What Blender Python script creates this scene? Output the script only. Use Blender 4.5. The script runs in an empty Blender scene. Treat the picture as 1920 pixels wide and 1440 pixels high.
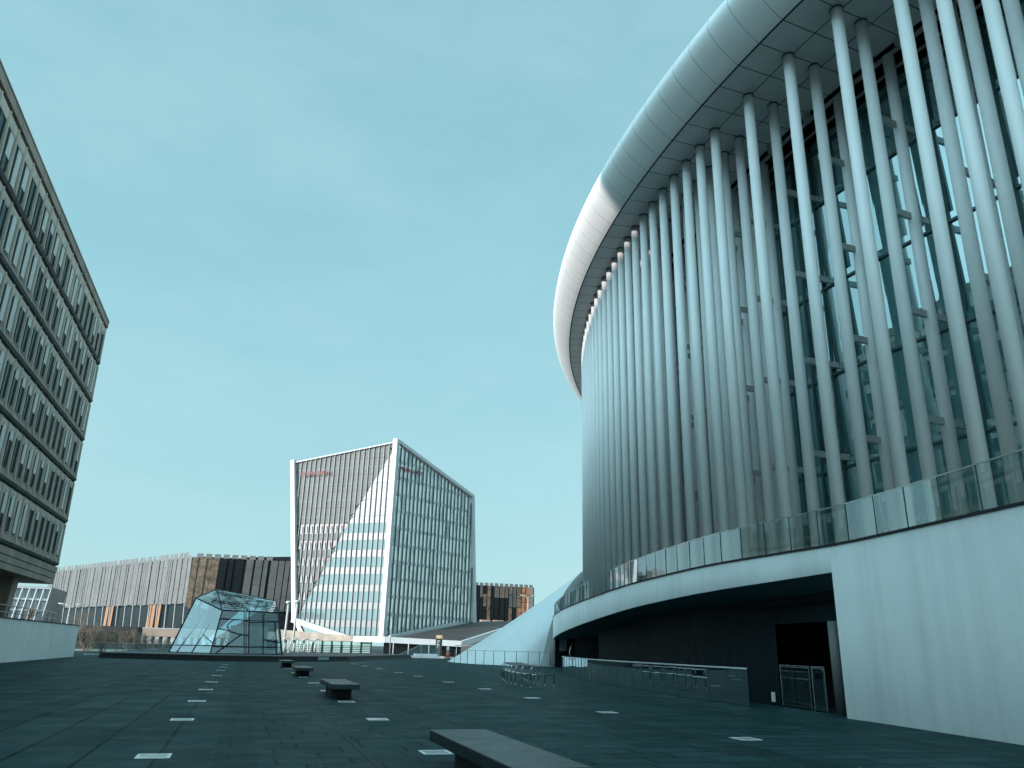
import bpy, math, random
from mathutils import Vector, Matrix
random.seed(7)
C = bpy.context.scene.collection
R = math.radians

# ------------------------------------------------------------------ materials
def nt(name):
    m = bpy.data.materials.new(name); m.use_nodes = True
    t = m.node_tree; t.nodes.clear()
    out = t.nodes.new('ShaderNodeOutputMaterial')
    return m, t, out
def N(t, kind, **kw):
    n = t.nodes.new(kind)
    for k, v in kw.items():
        if k.startswith('i_'): n.inputs[k[2:].replace('_', ' ')].default_value = v
        else: setattr(n, k, v)
    return n
def math_(t, op, a, b=None, c=None):
    n = t.nodes.new('ShaderNodeMath'); n.operation = op
    for i, x in enumerate((a, b, c)):
        if x is None: continue
        if isinstance(x, (int, float)): n.inputs[i].default_value = x
        else: t.links.new(x, n.inputs[i])
    return n.outputs[0]
def mixc(t, f, a, b, mode='MIX'):
    n = t.nodes.new('ShaderNodeMix'); n.data_type = 'RGBA'; n.blend_type = mode
    for s, x in ((n.inputs[0], f), (n.inputs[6], a), (n.inputs[7], b)):
        if isinstance(x, (int, float)): s.default_value = x
        elif isinstance(x, tuple): s.default_value = (*x, 1) if len(x) == 3 else x
        else: t.links.new(x, s)
    return n.outputs[2]
def noise(t, co, scale, detail=4, rough=.55, stretch=None):
    if stretch:
        mp = t.nodes.new('ShaderNodeMapping'); mp.inputs['Scale'].default_value = stretch
        t.links.new(co, mp.inputs['Vector']); co = mp.outputs[0]
    n = N(t, 'ShaderNodeTexNoise'); n.inputs['Scale'].default_value = scale
    n.inputs['Detail'].default_value = detail; n.inputs['Roughness'].default_value = rough
    t.links.new(co, n.inputs['Vector']); return n.outputs['Fac']
def ramp(t, f, lo, hi):
    n = t.nodes.new('ShaderNodeMapRange'); n.inputs[1].default_value = lo; n.inputs[2].default_value = hi
    t.links.new(f, n.inputs[0]); return n.outputs[0]
def surf(name, col, col2=None, rough=.6, scale=.6, metal=0., streak=0., bump=0., bscale=30., spec=.5, joints=None, jw=.02, jcol=(.02, .02, .02), coat=0.):
    """painted / stone / metal surface: two tones mixed by noise, rain streaks, fine bump, optional UV joints"""
    m, t, out = nt(name)
    tc = N(t, 'ShaderNodeTexCoord'); ob = tc.outputs['Object']
    col2 = col2 or tuple(c * .86 for c in col)
    f = ramp(t, noise(t, ob, scale, 6, .6), .3, .7)
    c = mixc(t, f, col, col2)
    if streak:
        s = ramp(t, noise(t, ob, 1., 5, .65, (1.6, 1.6, .12)), .45, .75)
        c = mixc(t, math_(t, 'MULTIPLY', s, streak), c, tuple(x * .35 for x in col))
    fine = noise(t, ob, bscale, 3, .6)
    c = mixc(t, .10, c, mixc(t, fine, (0, 0, 0), (1, 1, 1)), 'OVERLAY')
    if joints:
        uvn = N(t, 'ShaderNodeSeparateXYZ'); t.links.new(tc.outputs['UV'], uvn.inputs[0])
        g = None
        for k, step in enumerate(joints):
            if not step: continue
            fr = math_(t, 'FRACT', math_(t, 'DIVIDE', uvn.outputs[k], step))
            d = math_(t, 'MINIMUM', fr, math_(t, 'SUBTRACT', 1., fr))
            l = math_(t, 'LESS_THAN', d, jw / step)
            g = l if g is None else math_(t, 'MAXIMUM', g, l)
        c = mixc(t, g, c, jcol)
    p = N(t, 'ShaderNodeBsdfPrincipled'); t.links.new(c, p.inputs['Base Color'])
    p.inputs['Metallic'].default_value = metal; p.inputs['Specular IOR Level'].default_value = spec
    p.inputs['Coat Weight'].default_value = coat
    r = ramp(t, noise(t, ob, 2.2, 4), .2, .8)
    t.links.new(math_(t, 'ADD', math_(t, 'MULTIPLY', r, .14), rough - .07), p.inputs['Roughness'])
    if bump:
        b = N(t, 'ShaderNodeBump'); b.inputs['Strength'].default_value = bump; b.inputs['Distance'].default_value = .02
        t.links.new(fine, b.inputs['Height']); t.links.new(b.outputs[0], p.inputs['Normal'])
    t.links.new(p.outputs[0], out.inputs[0]); return m
def mirror_glass(name, dark, refl=.5, rough=.02, tint=(.8, .95, .97), wave=.0, k=.6):
    """sheet of opaque-looking facade glass: dark room behind, sky and buildings mirrored in it"""
    m, t, out = nt(name)
    d = N(t, 'ShaderNodeBsdfDiffuse'); d.inputs[0].default_value = (*dark, 1)
    g = N(t, 'ShaderNodeBsdfGlossy'); g.inputs['Color'].default_value = (*tint, 1); g.inputs['Roughness'].default_value = rough
    if wave:
        tc = N(t, 'ShaderNodeTexCoord'); b = N(t, 'ShaderNodeBump'); b.inputs['Strength'].default_value = wave; b.inputs['Distance'].default_value = .3
        t.links.new(noise(t, tc.outputs['Object'], .5, 1), b.inputs['Height']); t.links.new(b.outputs[0], g.inputs['Normal'])
    lw = N(t, 'ShaderNodeLayerWeight'); lw.inputs[0].default_value = .35
    f = math_(t, 'MINIMUM', math_(t, 'ADD', math_(t, 'MULTIPLY', lw.outputs['Facing'], k), refl), 1.)
    mx = N(t, 'ShaderNodeMixShader'); t.links.new(f, mx.inputs[0]); t.links.new(d.outputs[0], mx.inputs[1]); t.links.new(g.outputs[0], mx.inputs[2])
    t.links.new(mx.outputs[0], out.inputs[0]); return m
def clear_glass(name, tint=(.75, .9, .9), refl=.12, k=.75):
    m, t, out = nt(name)
    tr = N(t, 'ShaderNodeBsdfTransparent'); tr.inputs[0].default_value = (*tint, 1)
    g = N(t, 'ShaderNodeBsdfGlossy'); g.inputs['Roughness'].default_value = .015; g.inputs['Color'].default_value = (.9, .97, 1, 1)
    lw = N(t, 'ShaderNodeLayerWeight'); lw.inputs[0].default_value = .3
    f = math_(t, 'MINIMUM', math_(t, 'ADD', math_(t, 'MULTIPLY', lw.outputs['Facing'], k), refl), 1.)
    mx = N(t, 'ShaderNodeMixShader'); t.links.new(f, mx.inputs[0]); t.links.new(tr.outputs[0], mx.inputs[1]); t.links.new(g.outputs[0], mx.inputs[2])
    t.links.new(mx.outputs[0], out.inputs[0]); return m

def paving_mat():
    m, t, out = nt('dark_stone_paving')
    tc = N(t, 'ShaderNodeTexCoord'); ob = tc.outputs['Object']
    mp = N(t, 'ShaderNodeMapping'); mp.inputs['Rotation'].default_value = (0, 0, 0); t.links.new(ob, mp.inputs[0])
    def brick(co, w, h, off, ms):
        br = N(t, 'ShaderNodeTexBrick'); t.links.new(co, br.inputs['Vector'])
        br.offset = off; br.offset_frequency = 2; br.squash = 1.25; br.squash_frequency = 3
        br.inputs['Color1'].default_value = (.021, .060, .062, 1); br.inputs['Color2'].default_value = (.009, .034, .037, 1)
        br.inputs['Mortar'].default_value = (.002, .005, .006, 1); br.inputs['Scale'].default_value = 1.
        br.inputs['Mortar Size'].default_value = ms; br.inputs['Mortar Smooth'].default_value = .15
        br.inputs['Brick Width'].default_value = w; br.inputs['Row Height'].default_value = h; return br
    mp2 = N(t, 'ShaderNodeMapping'); mp2.inputs['Rotation'].default_value = (0, 0, math.pi / 2); t.links.new(ob, mp2.inputs[0])
    b1 = brick(mp.outputs[0], 1.05, .62, .37, .026); b2 = brick(mp2.outputs[0], 2.4, .98, .5, .034)
    sx0 = N(t, 'ShaderNodeSeparateXYZ'); t.links.new(ob, sx0.inputs[0])
    side = math_(t, 'LESS_THAN', sx0.outputs[0], -.25)
    bcol = mixc(t, side, b1.outputs['Color'], b2.outputs['Color'])
    bfac = math_(t, 'ADD', math_(t, 'MULTIPLY', side, b2.outputs['Fac']), math_(t, 'MULTIPLY', math_(t, 'SUBTRACT', 1., side), b1.outputs['Fac']))
    sx = N(t, 'ShaderNodeSeparateXYZ'); t.links.new(ob, sx.inputs[0])
    # darker bands run along the plaza
    fr = math_(t, 'FRACT', math_(t, 'DIVIDE', math_(t, 'ADD', sx.outputs[0], 100.25), 4.35))
    band = math_(t, 'LESS_THAN', fr, .14)
    c = mixc(t, math_(t, 'MULTIPLY', band, .5), bcol, (.006, .018, .021))
    big = ramp(t, noise(t, ob, .12, 5, .6), .3, .7)
    c = mixc(t, math_(t, 'MULTIPLY', big, .4), c, (.010, .026, .029))
    st = ramp(t, noise(t, ob, 1.7, 8, .7), .42, .72)
    c = mixc(t, math_(t, 'MULTIPLY', st, .3), c, (.028, .058, .060))
    sp = N(t, 'ShaderNodeTexVoronoi'); sp.inputs['Scale'].default_value = .9; t.links.new(ob, sp.inputs['Vector'])
    c = mixc(t, math_(t, 'LESS_THAN', sp.outputs['Distance'], .022), c, (.3, .3, .28))
    p = N(t, 'ShaderNodeBsdfPrincipled'); t.links.new(c, p.inputs['Base Color']); p.inputs['Specular IOR Level'].default_value = .04
    r = ramp(t, noise(t, ob, .8, 5), .25, .75)
    t.links.new(math_(t, 'ADD', math_(t, 'MULTIPLY', r, .22), .5), p.inputs['Roughness'])
    b = N(t, 'ShaderNodeBump'); b.inputs['Strength'].default_value = .25; b.inputs['Distance'].default_value = .01
    h = math_(t, 'SUBTRACT', noise(t, ob, 45, 4), math_(t, 'MULTIPLY', bfac, 3.))
    t.links.new(h, b.inputs['Height']); t.links.new(b.outputs[0], p.inputs['Normal'])
    t.links.new(p.outputs[0], out.inputs[0]); return m

M = {}
M['paving'] = paving_mat()
M['asphalt'] = surf('asphalt', (.055, .055, .055), (.04, .04, .04), .85, .3, bump=.4, bscale=60)
M['paleground'] = surf('pale_concrete_ground', (.34, .27, .22), (.26, .2, .17), .85, .2)
M['white'] = surf('white_render', (.64, .66, .66), (.54, .565, .57), .75, .3, streak=.22, bump=.12, bscale=40)
M['whitewall'] = surf('weathered_white_wall', (.90, .90, .88), (.76, .77, .76), .8, .25, streak=.16, bump=.15)
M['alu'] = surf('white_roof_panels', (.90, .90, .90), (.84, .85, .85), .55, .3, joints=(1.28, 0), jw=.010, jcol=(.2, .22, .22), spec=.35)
M['seam'] = surf('dark_joint', (.02, .02, .02), rough=.8)
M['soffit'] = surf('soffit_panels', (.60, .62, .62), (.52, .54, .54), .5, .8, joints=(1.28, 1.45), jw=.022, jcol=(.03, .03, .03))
M['column'] = surf('column_white_paint', (.80, .80, .80), (.74, .75, .75), .42, .35, streak=.12, spec=.5)
M['column2'] = surf('column_white_paint_inner', (.80, .81, .81), (.74, .75, .75), .45, .35, streak=.1)
M['facade_glass'] = mirror_glass('curtain_wall_glass', (.09, .26, .27), .42, .01, (.58, .68, .70), .012, .4)
M['frame'] = surf('dark_green_metal_frame', (.05, .11, .115), (.035, .08, .085), .45, 1., metal=.4)
M['steel'] = surf('grey_painted_steel', (.5, .5, .5), (.4, .4, .4), .4, 1., metal=.3)
M['bsteel'] = surf('brushed_stainless_steel', (.62, .62, .62), (.5, .5, .5), .28, 3., metal=.95)
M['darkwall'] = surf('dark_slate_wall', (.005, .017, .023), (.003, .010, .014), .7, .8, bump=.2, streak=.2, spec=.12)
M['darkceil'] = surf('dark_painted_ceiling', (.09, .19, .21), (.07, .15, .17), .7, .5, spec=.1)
M['panelwall'] = surf('grey_panelled_wall', (.22, .22, .22), (.16, .16, .16), .4, .6, joints=(0, .3), jw=.012)
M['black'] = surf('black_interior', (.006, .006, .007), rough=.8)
M['barrier'] = clear_glass('balustrade_glass', (.82, .93, .93), .06, .6)
M['fenceglass'] = clear_glass('fence_glass', (.45, .55, .55), .14, .9)
M['pavglass'] = clear_glass('pavilion_glass', (.62, .80, .82), .10, .45)
M['bench'] = surf('dark_bench_stone', (.012, .026, .028), (.007, .017, .019), .45, 2.5, bump=.25, bscale=50)
M['benchbase'] = surf('bench_pedestal', (.018, .018, .02), (.012, .012, .013), .7, 2.)
M['lens'] = surf('frosted_light_lens', (.26, .32, .32), (.16, .2, .2), .25, 5.)
M['lframe'] = surf('light_frame_steel', (.72, .72, .72), (.58, .58, .58), .4, 4.)
M['concrete'] = surf('aged_concrete', (.48, .39, .32), (.29, .235, .20), .85, .45, streak=.5, bump=.3, bscale=25)
M['concrete_l'] = surf('pale_concrete', (.82, .69, .58), (.62, .52, .44), .85, .6, streak=.3, bump=.2, bscale=25)
M['ledge'] = surf('dark_weathered_ledge', (.15, .15, .145), (.075, .08, .08), .85, .9, streak=.45, bump=.3, bscale=25)
M['sill'] = surf('weathered_sill', (.42, .35, .29), (.22, .18, .15), .85, .8, streak=.5, bump=.3)
M['winframe'] = surf('window_metal_frame', (.3, .3, .29), (.2, .2, .2), .5, 2.)
M['winglass'] = mirror_glass('office_window_glass', (.004, .012, .014), .05, .02, (.6, .75, .78), .02, .2)
M['blind'] = surf('white_roller_blind', (.85, .82, .78), (.7, .68, .65), .8, 2.)
M['twhite'] = surf('tower_white_frame', (.62, .62, .63), (.54, .54, .56), .5, .15)
M['tfin'] = surf('tower_pale_fins', (.37, .365, .355), (.29, .285, .28), .5, .4)
M['tgrey'] = surf('tower_grey_mesh_panels', (.17, .165, .16), (.12, .117, .112), .6, .25, streak=.15)
M['tpale'] = surf('tower_pale_panels', (.23, .25, .25), (.19, .21, .21), .35, .35)
M['twin'] = mirror_glass('tower_green_windows', (.19, .25, .25), .08, .05, (.6, .7, .7), .05, .25)
M['tglass'] = mirror_glass('tower_side_glass', (.85, .82, .79), .42, .06, (1., .95, .92), .12, .3)
M['tglass2'] = surf('tower_side_spandrels', (.85, .86, .85), (.45, .47, .47), .3, .5)
M['mint'] = surf('mint_glass_screen', (.27, .39, .35), (.2, .31, .28), .2, .3)
M['gpanel'] = surf('grey_cladding_strips', (.205, .193, .185), (.15, .14, .135), .55, .25, streak=.2, joints=(0, 4.1), jw=.05, jcol=(.1, .1, .1))
M['dpanel'] = surf('dark_grey_cladding', (.13, .125, .12), (.085, .082, .08), .4, .3, joints=(0, 4.1), jw=.04)
M['brown'] = surf('bronze_cladding', (.27, .18, .115), (.06, .042, .034), .35, .9, joints=(0, 2.6), jw=.05)
M['rust'] = surf('copper_cladding', (.55, .26, .14), (.22, .10, .06), .4, .8, joints=(0, 2.6), jw=.05)
M['orange'] = surf('orange_timber_panels', (.42, .2, .1), (.32, .15, .075), .6, .5)
M['peach'] = surf('peach_stone_band', (.50, .36, .28), (.42, .30, .24), .8, .2)
M['darkbrown'] = surf('dark_brown_base', (.07, .055, .05), (.045, .038, .036), .7, .3)
M['blackglass'] = surf('black_window_glass', (.012, .014, .016), (.006, .007, .009), .25, 1., spec=.3)
M['platform'] = surf('dark_platform_cladding', (.035, .037, .04), (.022, .023, .025), .6, .5, bump=.2)
M['sign_plate'] = surf('grey_sign_plate', (.3, .4, .42), rough=.4)
M['red'] = surf('red_sign_letters', (.26, .012, .012), (.2, .008, .008), .5, 2.)
M['tan'] = surf('tan_sign_top', (.5, .36, .2), (.4, .3, .18), .6, 2.)
M['ink'] = surf('white_print', (.7, .7, .7), rough=.6)
M['cone_skin'] = surf('shell_white_tiles', (.56, .61, .63), (.50, .55, .57), .38, .2, joints=(4.75, 3.65), jw=.02, jcol=(.36, .42, .44), spec=.5)
M['rimgrey'] = surf('shell_rim_grey', (.17, .18, .18), (.13, .14, .14), .6, .4)
M['bark'] = surf('dry_branches', (.30, .24, .18), (.2, .16, .12), .9, 3.)
M['twig'] = surf('dry_shrub_twigs', (.40, .31, .23), (.26, .2, .15), .9, 3.)
M['lamp'] = surf('pale_lamp_metal', (.62, .61, .58), (.5, .49, .47), .4, 3.)
M['safety'] = surf('orange_barrier_plastic', (.7, .16, .05), rough=.5)
M['poster'] = surf('printed_notice', (.5, .6, .62), (.32, .42, .45), .5, 6.)

# ------------------------------------------------------------------ mesh helper
class MB:
    def __init__(s): s.v = []; s.f = []; s.m = []; s.uv = []; s.sm = []
    def poly(s, pts, mi=0, uv=None, smooth=False):
        i = len(s.v); s.v += [tuple(p) for p in pts]; s.f.append(tuple(range(i, i + len(pts))))
        s.m.append(mi); s.sm.append(smooth); s.uv.append(uv or [(.37, .61)] * len(pts))
    def hexa(s, b, t, mi=0, uvs=None):
        """b, t: four bottom and four top points, same order"""
        i = len(s.v); s.v += [tuple(p) for p in b] + [tuple(p) for p in t]
        for q in ((3, 2, 1, 0), (4, 5, 6, 7), (0, 1, 5, 4), (1, 2, 6, 5), (2, 3, 7, 6), (3, 0, 4, 7)):
            s.f.append(tuple(i + k for k in q)); s.m.append(mi); s.sm.append(False); s.uv.append([(.37, .61)] * 4)
    def box(s, a, b, mi=0):
        x0, y0, z0 = a; x1, y1, z1 = b
        s.hexa([(x0, y0, z0), (x1, y0, z0), (x1, y1, z0), (x0, y1, z0)], [(x0, y0, z1), (x1, y0, z1), (x1, y1, z1), (x0, y1, z1)], mi)
    def bar(s, p, q, w, h=None, mi=0, up=(0, 0, 1)):
        """rectangular bar from p to q, w across, h along 'up'"""
        h = h or w; p = Vector(p); q = Vector(q); d = (q - p).normalized(); u = Vector(up)
        sd = d.cross(u)
        if sd.length < 1e-4: sd = d.cross(Vector((1, 0, 0)))
        sd.normalize(); u = sd.cross(d).normalized(); a = sd * w / 2; b = u * h / 2
        s.hexa([p - a - b, p + a - b, p + a + b, p - a + b], [q - a - b, q + a - b, q + a + b, q - a + b], mi)
    def tube(s, pts, r, n=8, mi=0, caps=True):
        pts = [Vector(p) for p in pts]; rs = r if isinstance(r, (list, tuple)) else [r] * len(pts)
        base = len(s.v); prev = None
        for k, p in enumerate(pts):
            d = ((pts[k + 1] - p) if k == 0 else (p - pts[k - 1]) if k == len(pts) - 1 else (pts[k + 1] - pts[k - 1])).normalized()
            a = prev if prev is not None else (Vector((0, 0, 1)) if abs(d.z) < .9 else Vector((1, 0, 0)))
            x = (a - d * a.dot(d)).normalized(); y = d.cross(x); prev = x
            for j in range(n):
                t = 2 * math.pi * j / n; s.v.append(tuple(p + (x * math.cos(t) + y * math.sin(t)) * rs[k]))
        for k in range(len(pts) - 1):
            for j in range(n):
                a = base + k * n + j; b = base + k * n + (j + 1) % n
                s.f.append((a, b, b + n, a + n)); s.m.append(mi); s.sm.append(True); s.uv.append([(.37, .61)] * 4)
        if caps:
            s.f.append(tuple(base + j for j in range(n))[::-1]); s.m.append(mi); s.sm.append(False); s.uv.append([(.37, .61)] * n)
            e = base + (len(pts) - 1) * n
            s.f.append(tuple(e + j for j in range(n))); s.m.append(mi); s.sm.append(False); s.uv.append([(.37, .61)] * n)
    def loft(s, rows, mi=0, uvs=None, smooth=True):
        i = len(s.v); w = len(rows[0])
        for r in rows: s.v += [tuple(p) for p in r]
        for a in range(len(rows) - 1):
            for b in range(w - 1):
                s.f.append((i + a * w + b, i + a * w + b + 1, i + (a + 1) * w + b + 1, i + (a + 1) * w + b))
                s.m.append(mi if isinstance(mi, int) else mi(a, b)); s.sm.append(smooth)
                s.uv.append([uvs(a, b), uvs(a, b + 1), uvs(a + 1, b + 1), uvs(a + 1, b)] if uvs else [(.37, .61)] * 4)
    def data(s, name, mats, bevel=0):
        me = bpy.data.meshes.new(name); me.from_pydata(s.v, [], s.f)
        for m in mats: me.materials.append(M[m])
        l = me.uv_layers.new(name='UVMap'); k = 0
        for i, p in enumerate(me.polygons):
            p.material_index = s.m[i]; p.use_smooth = s.sm[i]
            for c in s.uv[i]: l.data[k].uv = c; k += 1
        me.update(); return me
    def build(s, name, mats, parent=None, bevel=0, loc=None):
        if isinstance(mats, str): mats = [mats]
        o = bpy.data.objects.new(name, s.data(name, mats)); C.objects.link(o)
        if parent: o.parent = parent
        if loc: o.location = loc
        if bevel:
            b = o.modifiers.new('edge', 'BEVEL'); b.width = bevel; b.segments = 2; b.limit_method = 'ANGLE'
        return o
def tag(o, label=None, cat=None, group=None, kind=None):
    for k, v in (('label', label), ('category', cat), ('group', group), ('kind', kind)):
        if v: o[k] = v
    return o
def empty(name, loc=(0, 0, 0), rz=0):
    o = bpy.data.objects.new(name, None); C.objects.link(o); o.location = loc; o.rotation_euler = (0, 0, rz); return o
def copy_tree(o, parent=None):
    c = o.copy(); C.objects.link(c); c.parent = parent
    for ch in list(o.children): copy_tree(ch, c)
    return c
def lerp(a, b, t): return tuple(x + (y - x) * t for x, y in zip(a, b))
def catmull(P, n):
    out = []
    for i in range(len(P) - 1):
        p0 = P[max(i - 1, 0)]; p1 = P[i]; p2 = P[i + 1]; p3 = P[min(i + 2, len(P) - 1)]
        for k in range(n):
            t = k / n
            out.append(tuple(.5 * ((2 * b) + (-a + c) * t + (2 * a - 5 * b + 4 * c - d) * t * t + (-a + 3 * b - 3 * c + d) * t ** 3) for a, b, c, d in zip(p0, p1, p2, p3)))
    out.append(tuple(P[-1])); return out

# ------------------------------------------------------------------ ground
def sheet(name, pts, z, mat, kind='structure'):
    b = MB(); b.poly([(x, y, z) for x, y in pts]); o = b.build(name, mat); tag(o, kind=kind); return o
sheet('ground', [(-3000, -600), (3000, -600), (3000, 5000), (-3000, 5000)], -.012, 'asphalt')
sheet('plaza_paving', [(-15, -30), (60, -30), (60, 126), (-40, 126), (-40, 85.3), (-15, 85.3)], 0., 'paving')
sheet('street_pavement', [(-90, 128), (120, 128), (120, 158), (-90, 158)], -.004, 'paleground')
# expansion joint
b = MB(); b.box((1.98, -8, .0), (2.02, 78, .006)); tag(b.build('paving_joint', 'seam'), kind='structure')

# ------------------------------------------------------------------ ground lights
def make_light():
    r = empty('ground_light')
    f = MB(); w, l, t = .235, .24, .05
    for a, c in (((-w, -l, .001), (w, -l + t, .012)), ((-w, l - t, .001), (w, l, .012)), ((-w, -l + t, .001), (-w + t, l - t, .012)), ((w - t, -l + t, .001), (w, l - t, .012))): f.box(a, c)
    f.build('frame', 'lframe', r)
    g = MB(); g.box((-w + t, -l + t, .001), (w - t, l - t, .009)); g.build('lens', 'lens', r)
    return r
rows = [('left', -1.03, [13.5, 19.5, 25.4, 31.4, 37.3, 44.2, 52.4, 59.5, 67]),
        ('middle', 3.15, [13.45, 19.44, 25.35, 31.2, 37.3, 43.6, 50.2, 58.2]),
        ('right', 9.82, [14.8, 21.4, 27.6, 33.5, 39.8, 47.2, 53.4, 61.5, 68.8, 76.])]
ordw = ['nearest', 'second', 'third', 'fourth', 'fifth', 'sixth', 'seventh', 'eighth', 'ninth', 'tenth']
proto = make_light(); first = True
for side, u, vs in rows:
    for k, v in enumerate(vs):
        o = proto if first else copy_tree(proto); first = False
        o.location = (u, v, 0)
        tag(o, 'flush square ground light, %s from the camera in the %s row' % (ordw[k] if k else 'nearest', side), 'ground light', 'flush lights set in the plaza paving')

# ------------------------------------------------------------------ benches
bl = ['nearest long dark stone bench, cut by the bottom of the photo', 'second dark stone bench from the camera, beside the middle row of lights',
      'third dark stone bench from the camera, small behind the second one', 'farthest dark stone bench, standing just before the low platform']
def make_bench():
    r = empty('stone_bench')
    s = MB(); s.box((-.43, -2, .30), (.43, 2, .45)); s.build('seat', 'bench', r, .014)
    s = MB(); s.box((-.33, -.85, 0), (.33, .85, .30)); s.build('pedestal', 'benchbase', r, .01)
    return r
pb = make_bench()
for i, v in enumerate((10.3, 28.2, 45.8, 62.5)):
    o = pb if i == 0 else copy_tree(pb); o.location = (3.21, v, 0); tag(o, bl[i], 'bench', 'stone benches in a row on the plaza')

# ------------------------------------------------------------------ bicycle hoops
def make_hoop():
    r = empty('bicycle_stand')
    h = MB(); L_, H_, rr = 1.5, .87, .16
    pts = [(0, 0, 0), (0, 0, H_ - rr)] + [(rr - rr * math.cos(t), 0, H_ - rr + rr * math.sin(t)) for t in [i * math.pi / 10 for i in range(1, 6)]]
    pts += [(L_ - rr + rr * math.sin(t), 0, H_ - rr + rr * math.cos(t)) for t in [i * math.pi / 10 for i in range(0, 6)]] + [(L_, 0, 0)]
    h.tube(pts, .024, 10); h.build('hoop', 'bsteel', r)
    h = MB(); h.tube([(0, 0, .53), (L_, 0, .53)], .022, 10); h.build('crossbar', 'bsteel', r)
    for x in (0, L_):
        h = MB(); h.tube([(x, 0, 0), (x, 0, .012)], .05, 12); h.build('foot_plate', 'bsteel', r)
    return r
ph = make_hoop()
for i, (x, y) in enumerate([(12.46, 35.2), (12.42, 36.35), (12.5, 37.5), (12.66, 38.7), (12.9, 40.), (13.2, 41.4), (13.6, 42.9), (14.05, 44.6)]):
    o = ph if i == 0 else copy_tree(ph); o.location = (x, y, 0); o.rotation_euler.z = R(26 - i * 1.2)
    tag(o, 'steel bicycle hoop with crossbar, %s of the eight from the camera' % ordw[i], 'bicycle stand', 'bicycle hoops in front of the concert hall')

# ------------------------------------------------------------------ concert hall
hall = empty('concert_hall', (18, 26, 0)); hall_inv = Matrix.Translation((-18, -26, 0))
tag(hall, 'round white concert hall with tall slender columns and overhanging roof', 'concert hall')
def hb(mb, name, mats, bevel=0, par=None):
    o = mb.build(name, mats, par or hall, bevel)
    if par is None: o.matrix_parent_inverse = hall_inv
    return o
CU, CV, RC = 88.47, 26., 71.
def hp(s, off, z):
    """point on the hall: s metres along the facade from v = 26, off outside the outer column line"""
    a = s / RC; r = RC + off
    return (CU - r * math.cos(a), CV + r * math.sin(a), z)
ZT = 24.
S0 = -.44
dense = 1.28
# columns
def col_mesh(z0, z1, r, name, mat):
    c = MB(); c.tube([(0, 0, z0), (0, 0, z1)], r, 20, 0, True); return c.data(name, [mat])
cm1 = col_mesh(4.62, ZT, .21, 'column', 'column'); cm2 = col_mesh(4.62, ZT, .21, 'column', 'column2'); cm3 = col_mesh(4.62, ZT - .3, .21, 'column', 'column2')
collar = MB(); collar.tube([(0, 0, ZT - .06), (0, 0, ZT - .001)], .235, 20); collar_d = collar.data('collar', ['frame'])
def put_col(me, s, off, collar_on=True):
    x, y, _ = hp(s, off, 0)
    o = bpy.data.objects.new('column', me); C.objects.link(o); o.parent = hall; o.matrix_parent_inverse = hall_inv; o.location = (x, y, 0)
    if collar_on:
        c = bpy.data.objects.new('collar', collar_d); C.objects.link(c); c.parent = o
    return o
def place_col(me, x, y, collar_on=True):
    c = put_col(me, 0, 0, collar_on); c.location = (x, y, 0); return c
outer = [S0 + dense * k for k in range(0, 38)]
mid_ = [S0 + .12 + dense * k for k in range(0, 20)]
for s in outer: put_col(cm1, s, 0)
for s in mid_: put_col(cm2, s, -1.35)
# towards the camera the rows open up; plan positions in metres
for x, y in ((17.54, 23.07), (17.65, 20.53), (17.80, 17.95), (18.10, 15.5), (18.35, 14.2), (18.62, 12.98), (18.90, 11.78), (19.2, 10.6)): place_col(cm1, x, y)
for x, y in ((18.86, 23.21), (18.98, 20.69), (19.09, 18.17), (19.42, 15.68), (19.62, 14.45), (19.87, 13.25), (20.15, 12.05)): place_col(cm2, x, y)
inner_row = [hp(S0 + 1.25 + dense * k, -3.4, 0)[:2] for k in range(0, 14)] + [(20.86, 24.2), (20.93, 21.67), (21.05, 19.01), (21.36, 16.35), (21.75, 13.8)]
levels = [20.5, 16.6, 12.78, 8.96]
for x, y in inner_row:
    c = place_col(cm3, x, y, False)
    if y < 38:
        d = Vector((CU - x, CV - y, 0)).normalized()      # inwards
        for z in levels:
            m_ = MB(); p = Vector((0, 0, z))
            m_.bar(p - d * 1.42, p + d * .7, .13, .24); o = m_.build('bracket', 'steel', c)
# glass wall
ss = [-26 + 1.28 * k for k in range(0, 80)]
g = MB()
for k in range(len(ss) - 1):
    a, b_ = ss[k], ss[k + 1]; zs = [4.6] + sorted(levels) + [23.3]
    for z0, z1 in zip(zs, zs[1:]):
        j = [random.uniform(-.006, .006) for _ in range(4)]
        ln = .016 * (z1 - z0); g.poly([hp(b_, -4.08 - ln + j[0], z0), hp(a, -4.08 - ln + j[1], z0), hp(a, -4.08 + ln + j[2], z1), hp(b_, -4.08 + ln + j[3], z1)])
hb(g, 'glass_wall', ['facade_glass'])
g = MB()
for k in range(len(ss)):
    if ss[k] > 30: break
    w = .07 if k % 2 else .11
    g.bar(hp(ss[k], -4.0, 4.6), hp(ss[k], -4.0, 23.3), w, .16, up=(1, 0, 0))
for z in levels + [23.2]:
    for k in range(len(ss) - 1):
        g.bar(hp(ss[k], -4.0, z - .35), hp(ss[k + 1], -4.0, z - .35), .12, .09)
hb(g, 'glass_wall_frame', ['frame'])
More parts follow.
